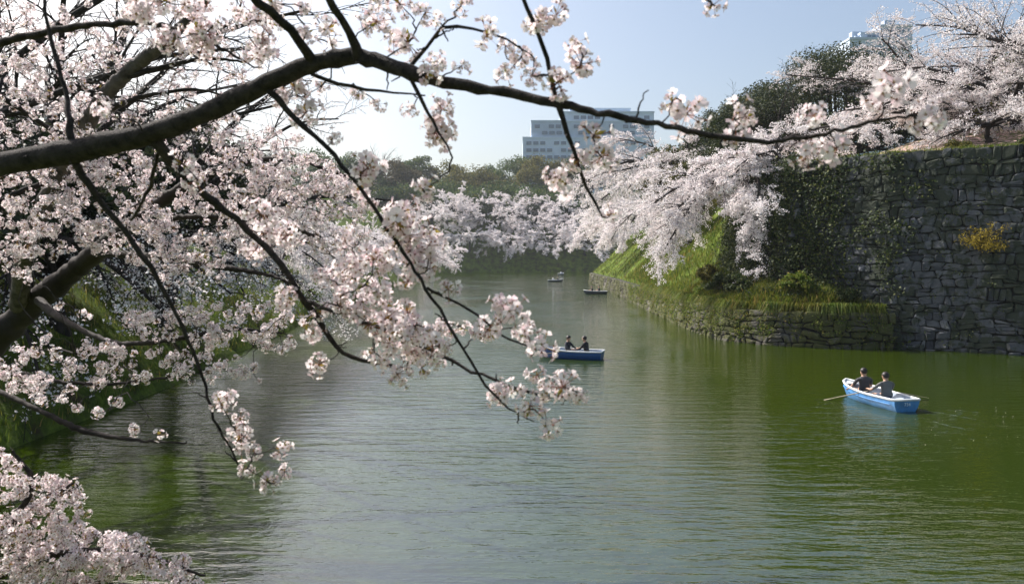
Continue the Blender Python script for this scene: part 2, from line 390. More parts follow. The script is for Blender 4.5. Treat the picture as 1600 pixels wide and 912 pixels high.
# ------------------------------------------------------------------ trees
def sprout(paths, rads, n, t0, t1, L, ang, up, droop, wobble, K, r, rscale=.55, bias=None, short=.45, flat=1.0):
    T, Kp, _ = paths.shape
    t = (t0 + (t1-t0)*(np.arange(n)[None]+r.random((T, n)))/n)
    x = t*(Kp-1); i = np.clip(x.astype(int), 0, Kp-2); u = (x-i)[..., None]; ar = np.arange(T)[:, None]
    pos = paths[ar, i]*(1-u) + paths[ar, i+1]*u; tan = unit(paths[ar, i+1]-paths[ar, i])
    rp = rads[ar, i]*(1-u[..., 0]) + rads[ar, i+1]*u[..., 0]
    rv_ = r.normal(size=(T, n, 3))*[1, 1, flat]; perp = unit(rv_ - (rv_*tan).sum(-1, keepdims=True)*tan)
    a = (ang*r.uniform(.65, 1.3, (T, n)))[..., None]
    d = tan*np.cos(a) + perp*np.sin(a); d[..., 2] += up
    if bias is not None: d = d + np.asarray(bias)
    d = unit(d).reshape(-1, 3); pos = pos.reshape(-1, 3)
    ln = (L*(1-short*t)*r.uniform(.6, 1.25, (T, n))).reshape(-1); st = ln/(K-1)
    out = [pos]; p = pos
    for k in range(K-1):
        d = d + wobble*r.normal(size=d.shape); d[:, 2] -= droop/(K-1); d = unit(d)
        p = p + d*st[:, None]; out.append(p)
    P_ = np.stack(out, 1); r0 = np.minimum(rp.reshape(-1)*rscale, .05*ln+.004)
    return P_, r0[:, None]*np.linspace(1, .22, K)[None]
def limb_paths(base, top, n, length, lean, elev, droop, wobble, r, trunk_r, K=9, az0=None):
    az = (np.arange(n) + r.uniform(-.3, .3, n))/n*2*np.pi + r.uniform(0, 6)
    el = elev + r.uniform(-.25, .25, n)
    d = np.stack([np.cos(az)*np.cos(el), np.sin(az)*np.cos(el), np.sin(el)], -1) + np.asarray(lean); d = unit(d)
    out = []; st = np.asarray(top); u = r.uniform(.72, 1, n)[:, None]
    p = np.asarray(base)*(1-u) + st*u; out.append(p)
    ln = length*r.uniform(.75, 1.15, n)*(1+.25*(d@unit(np.asarray(lean)+1e-6)))
    for k in range(K-1):
        d = d + wobble*r.normal(size=d.shape); d[:, 2] -= droop/(K-1); d = unit(d); p = p + d*(ln/(K-1))[:, None]; out.append(p)
    P_ = np.stack(out, 1); return P_, (trunk_r*.6*r.uniform(.7, 1.1, n))[:, None]*np.linspace(1, .2, K)[None]
def trunk_path(base, top, trunk_r, r, K=8):
    b = np.asarray(base, float); t = np.asarray(top, float); u = np.linspace(0, 1, K)[:, None]
    p = b*(1-u) + t*u + np.sin(u*np.pi)*r.normal(0, .06, 3)*np.linalg.norm(t-b); p[0, 2] -= .5
    rad = trunk_r*(1.0 - .38*u[:, 0]); rad[0] *= 1.7; rad[1] *= 1.15
    return p, rad
def cherry(name, label, base, fork, nl, L1, lean, elev, droop, n2, n3, nb, size, seed, trunk_r=.28, group=None, cat='cherry tree', bloom=True,
           petal=None, L2=.42, L3=.34, twig_up=.12, spread=.10, flat=.5):
    r = np.random.default_rng(seed); base = np.array([base[0], base[1], gz(base[0], base[1])]); top = base + np.array(fork)
    root = empty(name, base, label, cat, group)
    tp, tr = trunk_path(base, top, trunk_r, r)
    lp, lr = limb_paths(base, top, nl, L1, lean, elev, droop, .09, r, trunk_r)
    mb = MB(); mb.add(*tubes(tp, tr, 8)); mb.add(*tubes(lp, lr, 6)); mb.build('trunk', BARKF, root, smooth=True)
    a, ar = sprout(lp, lr, n2, .22, 1, L1*L2, .75, twig_up, droop*.55, .10, 7, r, bias=np.asarray(lean)*.3, flat=flat)
    b_, br = sprout(a, ar, n3, .12, 1, L1*L2*L3, .8, twig_up, droop*.3, .08, 6, r, flat=flat*.7)
    mb = MB(); mb.add(*tubes(a, np.maximum(ar, .012), 4)); mb.add(*tubes(b_, np.maximum(br, .008), 3)); mb.build('branches', BARKF, root, smooth=True, kind='stuff')
    if bloom:
        T, K, _ = b_.shape; k = max(1, nb//T)
        t = r.random((T, k))**.8*(K-1); i = np.clip(t.astype(int), 0, K-2); u = (t-i)[..., None]; ar_ = np.arange(T)[:, None]
        pos = (b_[ar_, i]*(1-u) + b_[ar_, i+1]*u).reshape(-1, 3) + r.normal(0, spread, (T*k, 3))*[1, 1, .7]
        T2, K2, _ = a.shape; k2 = max(1, nb//4//T2)
        t = (.35+.65*r.random((T2, k2)))*(K2-1); i = np.clip(t.astype(int), 0, K2-2); u = (t-i)[..., None]; ar_ = np.arange(T2)[:, None]
        pos = np.vstack([pos, (a[ar_, i]*(1-u) + a[ar_, i+1]*u).reshape(-1, 3) + r.normal(0, spread, (T2*k2, 3))])
        zmin = np.maximum(terrain(pos[:, 0], pos[:, 1]), 0); pos = pos[pos[:, 2] > zmin + .12]
        V, Fq = leaf_quads(pos, size, None, r, .8)
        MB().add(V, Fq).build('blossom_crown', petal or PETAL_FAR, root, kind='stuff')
    return root
def leafy(name, label, base, h, rx, rz_, n_lobes, n_leaf, size, m_leaf, seed, group=None, trunk_r=.3, bare=.35, squash=1.0, cat='tree', fill=.55):
    r = np.random.default_rng(seed); base = np.array([base[0], base[1], gz(base[0], base[1]) if len(base) < 3 else base[2]])
    root = empty(name, base, label, cat, group); cz = h - rz_
    # crown of unequal leafy clumps
    u = unit(r.normal(size=(n_lobes, 3))); u[:, 2] = np.abs(u[:, 2])*1.15 - .35; rad = r.uniform(fill, 1, (n_lobes, 1))
    ctr = base + [0, 0, cz] + u*rad*[rx, rx, rz_]
    lr = r.uniform(.18, .36, n_lobes)*rx*squash
    tp, tr = trunk_path(base, base + [r.normal(0, .3), r.normal(0, .3), cz*.75], trunk_r, r)
    mb = MB(); mb.add(*tubes(tp, tr, 7))
    s = np.linspace(0, 1, 5)[None, :, None]; st = tp[-1] - (tp[-1]-tp[3])*r.random((n_lobes, 1))*.8
    lp = st[:, None]*(1-s) + ctr[:, None]*s + np.sin(s*np.pi)*np.array([0, 0, -.06*rx])
    mb.add(*tubes(lp, trunk_r*.3*np.linspace(1, .2, 5)[None]*np.ones((n_lobes, 1)), 4)); mb.build('trunk', BARKF, root, smooth=True)
    k = n_leaf//n_lobes; v = unit(r.normal(size=(n_lobes, k, 3))); q_ = r.uniform(.45, 1.05, (n_lobes, k, 1))
    pos = ctr[:, None] + v*q_*lr[:, None, None]*[1, 1, .72]
    V, Fq = leaf_quads(pos.reshape(-1, 3), size, v.reshape(-1, 3), r, .6, .6)
    MB().add(V, Fq).build('crown', m_leaf, root, kind='stuff'); return root
GL = 'cherry trees along the left bank'; GR = 'cherry trees on the right bank'; GF = 'cherry trees at the far end of the moat'; GE = 'evergreens behind the far cherries'
# left bank, near to far: trunks lean over the water
left = [((-19.5,27), (1.6,-.3,3.0), 8.0, 'first leaning cherry tree on the left bank, nearest behind the foreground blossom'),
        ((-21,41), (1.6,0,3.2), 8.5, 'second leaning cherry tree on the left bank beyond the foreground blossom'),
        ((-23,58), (1.8,0,3.2), 9.0, 'third cherry tree along the left bank, above the dark green slope'),
        ((-25.5,80), (2,0,3.4), 9.5, 'fourth cherry tree along the left bank with boughs over the water'),
        ((-27.5,106), (2.2,0,3.5), 11.0, 'fifth cherry tree along the left bank with boughs hanging low'),
        ((-29.5,138), (2.4,0,3.6), 13.5, 'sixth left bank cherry, its pale boughs reaching farthest over the water'),
        ((-32,176), (2.4,0,3.8), 13.0, 'seventh left bank cherry tree, bluish with distance'),
        ((-35,222), (2.4,0,3.8), 13.0, 'last left bank cherry tree before the far end')]
for k, (b0, fk, L1, lb) in enumerate(left):
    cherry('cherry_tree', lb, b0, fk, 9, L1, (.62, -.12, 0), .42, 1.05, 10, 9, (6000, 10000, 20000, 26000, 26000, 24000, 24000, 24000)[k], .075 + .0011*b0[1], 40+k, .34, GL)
tall = [((-17.5,18.5), (1.2,.3,5.0), 9.5, 'tall thin-bloomed cherry tree at the left edge behind the foreground boughs', 4000), ((-19.5,29), (1.5,.2,5.5), 10.5, 'tall cherry tree on the left bank rising to the top of the view', 6000),
        ((-17.8,37), (1.0,.2,5.5), 8.5, 'tall sparse cherry tree on the left bank, left of the narrow evergreen', 8000)]
for k, (b0, fk, L1, lb, nb) in enumerate(tall):
    cherry('cherry_tree', lb, b0, fk, 10, L1, (.30, -.05, .25), .75, .55, 10, 9, nb, .075, 30+k, .36, GL, spread=.06, twig_up=.15)
back_left = [((-33,36), 9.5, 'upper cherry tree behind the first left bank cherry'), ((-36,62), 10, 'upper cherry tree on top of the left bank behind the third cherry'),
             ((-39,100), 10, 'upper cherry tree on top of the left bank farther along')]
for k, (b0, L1, lb) in enumerate(back_left):
    cherry('cherry_tree', lb, b0, (.5,0,3.4), 8, L1*.8, (.15, -.05, .1), .7, .8, 9, 8, 16000, .15, 60+k, .32, GL)
leafy('evergreen_tree', 'dark evergreen added on top of the left bank behind the second cherry to darken the reflection', (-18.2,29.5), 9.0, 4.8, 4.4, 70, 20000, .28, EVER, 73)  # added behind the blossom so the water at lower left reflects something dark
leafy('evergreen_tree', 'dark evergreen added at the water edge of the left bank to darken the water, third from the camera', (-18.6,40), 12.5, 5.2, 6.0, 70, 20000, .28, EVER, 74)  # another added evergreen: darkens the reflection and shades the water
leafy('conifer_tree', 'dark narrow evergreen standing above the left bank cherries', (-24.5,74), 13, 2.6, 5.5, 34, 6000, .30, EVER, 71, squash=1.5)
# far end
fars = [((-34,314), 'leftmost pale cherry tree at the far end of the moat'), ((-18,311), 'broad cherry tree at the far end, second from left'),
        ((-1,311), 'middle pale cherry tree at the far end, below the evergreens'), ((15,311), 'fourth pale cherry tree at the far end of the moat'),
        ((31,311), 'fifth cherry tree at the far end, beside the right bank'), ((50,311), 'rightmost far end cherry tree, half hidden by the right bank blossom'),
        ((-28,323), 'upper cherry tree at the far end behind the leftmost one'), ((-9,322), 'upper cherry tree at the far end between two lower crowns'),
        ((8,322), 'upper cherry tree at the far end above the middle crown'), ((25,322), 'upper cherry tree at the far end, right of centre'), ((-18,335), 'highest cherry tree at the far end, left of centre'), ((1,335), 'highest cherry tree at the far end, below the middle of the wood'), ((17,335), 'highest cherry tree at the far end, right below the office block')]
for k, (b0, lb) in enumerate(fars):
    cherry('cherry_tree', lb, b0, (0,-1.5,5.5), 11, 14.0, (.0, -.45, .05), .52, .9, 9, 8, 13000, .36, 80+k, .4, GF, spread=.16)
for k, (x, y) in enumerate([(-38,327), (-24,326), (-13,327), (-1,326), (11,327), (22,326), (36,327), (50,326)]):  # evergreens added to block sun from the far bank and darken the gaps
    leafy('evergreen_tree', 'low dark evergreen added among the far end cherries to shade the bank, %s from the left' % ('first second third fourth fifth sixth seventh eighth'.split()[k]), (x, y), 10.5, 6.5, 5.2, 44, 4200, .75, EVER, 190+k, GF)
# right bank
cherry('cherry_tree', 'big white-pink cherry tree whose boughs sweep down over the right grass bank', (21.6,62.0), (-2.4,-1.8,1.0), 13, 10.5, (-.80,-.30,-.10), .22, 1.25, 13, 11, 72000, .105, 101, .4, GR, spread=.09)
cherry('cherry_tree', 'smaller cherry tree hanging over the ivy corner of the castle wall', (21.4,57), (-1.4,-1.0,1.0), 8, 5.2, (-.75,-.15,-.05), .35, 1.0, 10, 9, 18000, .11, 102, .3, GR, spread=.08)
cherry('cherry_tree', 'tall cherry tree on the right bank under the distant grey building', (25.0,104), (-3.0,-1.5,8.5), 12, 13.0, (-.45,-.25,.10), .52, 1.05, 11, 10, 42000, .17, 103, .45, GR, spread=.13)
cherry('cherry_tree', 'right bank cherry tree drooping to the water near the bend', (26.5,132), (-2.5,-1.0,3.2), 10, 12.0, (-.6,-.25,0), .45, 1.15, 10, 9, 30000, .20, 104, .45, GR, spread=.15)
cherry('cherry_tree', 'last right bank cherry tree beside the bend of the moat', (30,160), (-2,-1.0,3.2), 9, 12.0, (-.4,-.25,0), .55, 1.0, 9, 8, 20000, .24, 105, .45, GR, spread=.16)
for k, (b0, L1, lb) in enumerate([((33.5,52), 5.0, 'low spreading cherry at the edge of the wall top'), ((39.5,50.5), 5.2, 'low dark-limbed cherry at the wall edge near the right'), ((44,55), 6.0, 'low cherry between the taller ones on the wall top'), ((36,60), 6.5, 'low cherry farther back on the petal-strewn bank')]):
    cherry('cherry_tree', lb, b0, (-.2,-.2,1.3), 9, L1, (-.1,-.15,0), .35, .5, 10, 9, 9000, .10, 140+k, .22, GR, spread=.07)
top_right = [((31.5,57), 5.0, 'left cherry tree on top of the castle wall, branching low over the grass edge', (-.1,-.1,0)), ((38,56), 8.0, 'spreading cherry tree on top of the castle wall, second from left', (-.25,-.1,.05)),
             ((44,58), 13.5, 'tallest cherry tree above the castle wall at the right edge', (-.30,-.1,.45)), ((41,70), 12.5, 'cherry tree behind the wall-top row, higher on the petal-strewn bank', (-.2,-.1,.25)),
             ((48,50), 9.5, 'cherry tree on the castle wall nearest the right edge of the view', (-.3,0,.1))]
for k, (b0, L1, lb, ln) in enumerate(top_right):
    cherry('cherry_tree', lb, b0, (-.6,-.4,2.2), 9, L1, ln, .55, .55, 11, 10, 20000, .105, 120+k, .36, GR, spread=.09, twig_up=.10)
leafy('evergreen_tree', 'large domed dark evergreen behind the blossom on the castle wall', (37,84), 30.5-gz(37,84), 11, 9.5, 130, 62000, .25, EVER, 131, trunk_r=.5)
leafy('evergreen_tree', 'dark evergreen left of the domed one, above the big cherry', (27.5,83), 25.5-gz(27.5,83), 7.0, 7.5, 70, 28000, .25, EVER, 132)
leafy('spring_tree', 'yellow-green tree between the two right bank cherries', (20.6,86), 11.5, 3.4, 5.0, 46, 8000, .26, EVERY, 133, cat='tree')
leafy('spring_tree', 'olive-brown tree behind the cherries at the right edge', (52,72), 11, 6.5, 5, 50, 11000, .34, EVERY, 134)
leafy('spring_tree', 'olive evergreen behind the wall-top cherries', (45,80), 10, 6.0, 4.5, 50, 11000, .34, EVER, 135)
leafy('spring_tree', 'brownish budding tree behind the tall right bank cherry', (29,112), 13, 5, 6, 46, 9000, .36, BROWNY, 136)
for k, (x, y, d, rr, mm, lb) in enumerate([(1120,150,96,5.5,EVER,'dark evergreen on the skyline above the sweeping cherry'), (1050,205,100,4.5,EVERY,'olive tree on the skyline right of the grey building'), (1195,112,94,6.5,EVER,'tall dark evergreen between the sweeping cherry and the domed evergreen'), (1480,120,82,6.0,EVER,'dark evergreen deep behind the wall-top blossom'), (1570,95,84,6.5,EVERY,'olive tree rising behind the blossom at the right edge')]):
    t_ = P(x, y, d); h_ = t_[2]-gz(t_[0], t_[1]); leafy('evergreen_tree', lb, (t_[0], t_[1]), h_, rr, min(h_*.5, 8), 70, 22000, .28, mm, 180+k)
cherry('bare_tree', 'twiggy nearly leafless tree left of the domed evergreen', (27.5,77), (-.4,0,3), 7, 8, (-.2,0,.35), .8, .15, 9, 8, 0, .1, 137, .22, cat='tree', bloom=False)
# the wood behind the far end
far_wood = [(545,232,85,322,FARG,'dark evergreen at the left end of the far wood'), (612,246,95,326,BROWNY,'brown budding tree in the far wood below the bare tree'),
            (652,232,70,352,FARG,'tall evergreen in the far wood right of the bare tree'), (700,250,80,350,EVERY,'olive tree in the middle of the far wood'),
            (742,262,110,338,EVERY,'wide yellow-green tree in the far wood over the cherries'), (806,238,95,362,FARG,'round-headed dark evergreen in the far wood beside the grey building'),
            (846,236,95,338,EVERY,'small yellow-green tree at the right of the far wood'), (885,240,90,345,BROWNY,'pale grey budding tree in front of the grey building'),
            (790,288,130,330,FARG,'low dark evergreen right behind the far cherries'), (690,285,120,330,FARG,'low dark evergreen left of the middle of the far wood'),
            (925,232,110,336,FARG,'dark evergreen at the right end of the far wood'), (580,275,90,320,FARG,'low evergreen under the brown tree of the far wood'),
            (480,225,120,330,FARG,'dark evergreen farthest left in the far wood, behind blossom'), (760,248,70,372,FARG,'distant evergreen on the skyline of the far wood'),
            (870,285,90,328,FARG,'low dark evergreen at the foot of the grey building')] + [(x, 292, 120, 312, FARG, 'low dark evergreen filling the foot of the far wood, '+w_) for x, w_ in
            ((445,'at its left end behind blossom'), (520,'left of the brown tree'), (570,'under the bare tree'), (640,'just right of the bare tree'), (735,'below the wide yellow-green tree'), (840,'below the round-headed evergreen'), (965,'behind the right bank blossom'))]
for k, (x, y, wpx, d, mm, lb) in enumerate(far_wood):
    d += 38
    top = P(x, y, d); z0 = gz(top[0], top[1]); h = top[2]-z0; rr = wpx/2*d/F
    leafy('far_tree', lb, (top[0], top[1]), h, rr, min(h*.5, rr*1.5) if y < 290 else h*.62, 52, 6200, 1.05, mm, 150+k, GE, .5, squash=.95)
bp = P(592, 240, 356)
cherry('bare_tree', 'leafless fan-shaped tree standing above the far wood', (bp[0], bp[1]), (0,0,bp[2]-gz(bp[0], bp[1])-8), 9, 12, (0,0,.5), .75, .1, 9, 7, 0, .1, 170, .5, cat='tree', bloom=False)

# ------------------------------------------------------------------ grass, ivy, shrubs
def blades(pos, h, w, r, lean=.5, down=0.0, drift=None):
    T = len(pos); hh = h*r.uniform(.5, 1.3, T)[:, None]; az = r.uniform(0, 2*np.pi, T)
    side = np.stack([np.cos(az), np.sin(az), 0*az], -1); fw = np.stack([-np.sin(az), np.cos(az), 0*az], -1)*r.uniform(.1, 1, T)[:, None]*lean
    if drift is not None: fw = fw + drift
    up = np.array([0, 0, 1.0]); ww = w*r.uniform(.6, 1.3, T)[:, None]
    m_ = pos + up*hh*.6 + fw*hh*.35; t_ = pos + up*hh*(1-down) + fw*hh
    V = np.stack([pos-side*ww, pos+side*ww, m_+side*ww*.7, m_-side*ww*.7, t_], 1); o = np.arange(T)[:, None]*5
    return V.reshape(-1, 3), [o + np.array([[0, 1, 2, 3]]), o + np.array([[3, 2, 4]])]
def on_ground(n, x0, x1, y0, y1, tmin, tmax, r, left=False, clump=.8):
    X = r.uniform(x0, x1, n*4); Y = r.uniform(y0, y1, n*4); t, i = seg_dist(X, Y, MOAT)
    k = (~inside(X, Y, MOAT)) & (t > tmin) & (t < tmax) & (~(inside(X, Y, KEEP) & (Y < 58)))
    k &= (wob(X*1.6, Y*1.6)*.5 + r.normal(0, .6, len(X))) > -clump
    X, Y = X[k][:n], Y[k][:n]; return np.stack([X, Y, terrain(X, Y)-.02], -1)
r2 = np.random.default_rng(21); mb = MB()
mb.add(*blades(on_ground(30000, 13, 27, 43, 62, .75, 7, r2), .58, .024, r2, .9))
mb.add(*blades(on_ground(20000, 13, 30, 60, 110, .7, 9, r2), .50, .032, r2, .8))
mb.add(*blades(on_ground(5000, 14, 32, 110, 178, .7, 9, r2), .4, .05, r2, .6))
# long grass hanging over the edge of the low revetment
ss = r2.uniform(rL-48, rL-.3, 21000); pp = []
for q_ in ss:
    if math.sin(q_*1.7)+math.sin(q_*.61+1)+r2.normal(0, .7) < -.7: continue
    p, t = rat(q_); nn = np.array([-t[1], t[0]]); pp.append([*(p+nn*(.45+.5*r2.random()**.7)), 2.12+.12*r2.random(), -nn[0], -nn[1]])
pp = np.array(pp); dr = np.concatenate([pp[:, 3:]*r2.uniform(.3, 1.1, (len(pp), 1)), np.zeros((len(pp), 1))], 1)
mb.add(*blades(pp[:, :3], .62, .022, r2, .5, .2, dr*.4)); mb.add(*blades(pp[:9000, :3], .75, .022, r2, .5, 1.25, dr[:9000]))
mb.build('bank_grass', GRASS, kind='stuff')['label'] = 'bright green grass on the right bank above the low revetment'
mb = MB(); mb.add(*blades(on_ground(16000, -26, -8, 11, 60, .2, 9, r2), .30, .016, r2, .8)); mb.add(*blades(on_ground(5000, -36, -18, 60, 140, .2, 9, r2), .36, .03, r2, .7))
mb.build('left_bank_grass', GRASS, kind='stuff')['label'] = 'shaded green grass on the left bank slope'
mp_ = []; mn_ = []
for _ in range(900):
    q_ = rL - 60*r2.random()**1.1 - .2; p, t = rat(q_); nn = np.array([-t[1], t[0]]); h = 2.1*r2.random()**.6
    if r2.random() < (.35 if q_ > rL-9 else 1): mp_.append([*(p+nn*(.35*h/2.2-.10)), h]); mn_.append([-nn[0], -nn[1], .3])
ip = (np.array(mp_)[:, None] + r2.normal(0, .15, (len(mp_), 26, 3))).reshape(-1, 3); V, Fq = leaf_quads(ip, .11, np.repeat(np.array(mn_), 26, 0), r2, .6, .8)
MB().add(V, Fq).build('revetment_moss', GRASS, kind='stuff')['label'] = 'moss and creeping weeds on the face of the low revetment'
# strip of grass along the top of the castle wall
gp = []
for q_ in r2.uniform(0, 21, 5200):
    p, t = kat(q_); nn = np.array([-t[1], t[0]]); gp.append([*(p+nn*r2.uniform(2.05, 4.4)), HW-.06])
MB().add(*blades(np.array(gp), .26, .02, r2, .8)).build('wall_top_grass', GRASS, kind='stuff')['label'] = 'strip of grass along the top edge of the castle wall'
# ivy over the corner of the wall and weeds in its joints
def wall_points(n, s_fun, h_fun, out0, out1, r):
    out = []; nr = []
    for _ in range(n):
        s = s_fun(); h = h_fun(); p, t = kat(s) if s >= 0 else kat2(kL2+s); nn = np.array([-t[1], t[0]])
        out.append([*(p + nn*(2.0*h/HW - r.uniform(out0, out1))), h]); nr.append([-nn[0], -nn[1], .35])
    return np.array(out), np.array(nr)
iv = empty('ivy', (18.0, 50.6, 4.5), 'dark ivy and creepers covering the left corner of the castle wall', 'ivy')
ctr, cn = wall_points(1150, lambda: r2.uniform(-17, 9.5), lambda: 12.3*r2.random()**.9, .05, .40, r2)
w_ = np.array([max(.08, 1-.20*max(0, (c[0]-18.6))) for c in ctr]); keep = r2.random(len(ctr)) < w_; ctr, cn = ctr[keep], cn[keep]
nv = 75; ip = (ctr[:, None] + r2.normal(0, 1, (len(ctr), nv, 3))*np.array([.42, .30, .42])*r2.uniform(.6, 1.3, (len(ctr), 1, 1))).reshape(-1, 3)
V, Fq = leaf_quads(ip, .17, np.repeat(cn, nv, 0), r2, .8, .8); MB().add(V, Fq).build('leaves', IVY, iv, kind='stuff')
st = []
for _ in range(40):
    s = r2.uniform(-5, 5); pts = []
    hh = r2.uniform(3, 11)
    for k in range(7):
        s += r2.normal(0, .16); p, t = kat(s) if s >= 0 else kat2(kL2+s); nn = np.array([-t[1], t[0]]); h = 2.5 + (hh-2.5)*k/6
        pts.append([*(p + nn*(2.0*h/HW - .22)), h])
    st.append(pts)
MB().add(*tubes(np.array(st), np.linspace(.035, .012, 7)[None]*np.ones((40, 1)), 4)).build('stems', BARKF, iv, kind='stuff')
tp_ = on_ground(60, 15.5, 23, 46.5, 56, 1.6, 8, r2, clump=2.0)
ip = (tp_[:, None] + np.abs(r2.normal(0, 1, (len(tp_), 70, 3)))*np.array([0, 0, .22]) + r2.normal(0, .38, (len(tp_), 70, 3))*[1, 1, .35]).reshape(-1, 3)
V, Fq = leaf_quads(ip, .15, None, r2, .7); MB().add(V, Fq).build('terrace_weeds', IVY, kind='stuff')['label'] = 'dark leafy weeds among the grass of the right bank terrace'
wp, wn_ = wall_points(120, lambda: r2.uniform(2, 17.5), lambda: r2.uniform(.4, 12), .06, .14, r2)
nv = 16; ip = (wp[:, None] + r2.normal(0, .13, (len(wp), nv, 3))).reshape(-1, 3)
V, Fq = leaf_quads(ip, .10, np.repeat(wn_, nv, 0), r2, .7, .8)
MB().add(V, Fq).build('wall_weeds', IVY, kind='stuff')['label'] = 'small weeds growing from joints of the castle wall'
def wall_shrub(s, h, size, label, m_, n=900):
    p, t = kat(s); nn = np.array([-t[1], t[0]]); base = np.array([*(p+nn*(2.0*h/HW-.05)), h]); o = np.array([-nn[0], -nn[1], 0])
    root = empty('wall_shrub', base, label, 'shrub')
    tips = base + o*size*r2.uniform(.3, .8, (26, 1)) + np.stack([*(r2.normal(0, .45, (2, 26))*size), r2.uniform(-.15, .95, 26)*size], -1)
    u = np.linspace(0, 1, 6)[None, :, None]; pa = base*(1-u) + tips[:, None]*u; pa[..., 2] += np.sin(u[..., 0]*np.pi)*.12*size
    MB().add(*tubes(pa, np.linspace(.022, .006, 6)[None]*np.ones((26, 1)), 4)).build('stems', BARKF, root, kind='stuff')
    q_ = pa[r2.integers(0, 26, n), r2.integers(2, 6, n)] + r2.normal(0, .09*size, (n, 3))
    V, Fq = leaf_quads(q_, .12, None, r2, .5); MB().add(V, Fq).build('leaves', m_, root, kind='stuff'); return root
def s_on_wall(x, y):                                # where on the wall face a ray of the view meets it
    best = None
    for s in np.linspace(0, 22, 221):
        for h in np.linspace(.5, 12, 116):
            p, t = kat(s); nn = np.array([-t[1], t[0]]); q_ = np.array([*(p+nn*2.0*h/HW), h]) - [0, 0, CAMZ]
            dd = q_[1]*cp - q_[2]*sp; px = 800+F*q_[0]/dd; py = 456-F*(q_[2]*cp+q_[1]*sp)/dd; e = (px-x)**2+(py-y)**2
            if best is None or e < best[0]: best = (e, s, h)
    return best[1:]
sh, hh = s_on_wall(1540, 392); wall_shrub(sh, hh, 1.5, 'yellow shrub growing out of the castle wall', SHRUB, 1700)
# bushes on the steep bank below the big cherry
for k, (x, y, h, rr, lb) in enumerate([(15.9,51.2,1.6,1.2,'low green bush at the foot of the ivy corner'), (15.8,55,1.7,1.2,'dark bush halfway up the right bank under the blossom'), (16.4,61.5,1.8,1.3,'green bush on the right bank below the big cherry'), (21.5,73,2.6,2.0,'olive bush behind the big cherry on the right bank'), (18.6,48.2,1.5,1.1,'small leafy bush in the grass of the right bank terrace'), (21.0,46.4,.9,.8,'lowest bush where the terrace meets the castle wall'), (15.2,58.2,1.2,1.0,'yellowish bush on the sunny edge of the right bank'), (44,63.5,3.2,2.6,'rounded dark bush behind the wall-top cherries near the right edge'), (38.5,64,3,2.4,'dark bush behind the wall-top cherries left of the right edge bush')]):
    leafy('bush', lb, (x, y), h, rr, h*.5, 26, 3600, .17, (IVY, IVY, EVERY, EVERY, GRASS, IVY, GRASS, EVERY, EVERY)[k], 300+k, trunk_r=.06, cat='bush')

for k, (x, y, h, rr, w_) in enumerate([(29.6,49.0,1.3,1.0,'under the first cherry at the left end'), (33.2,47.6,1.0,.9,'left of the middle, close to the edge'), (36.6,49.6,1.5,1.2,'beside the second trunk'), (39.8,47.0,1.1,1.0,'between two dark trunks'), (42.5,48.8,1.6,1.3,'near the right edge'), (46,46.5,1.3,1.1,'at the right edge')]):
    leafy('low_bush', 'low bush on the castle wall top '+w_, (x, y), h, rr, h*.55, 22, 2200, .15, IVY if k % 2 else EVERY, 330+k, 'bushes along the top of the castle wall', trunk_r=.05, cat='bush')
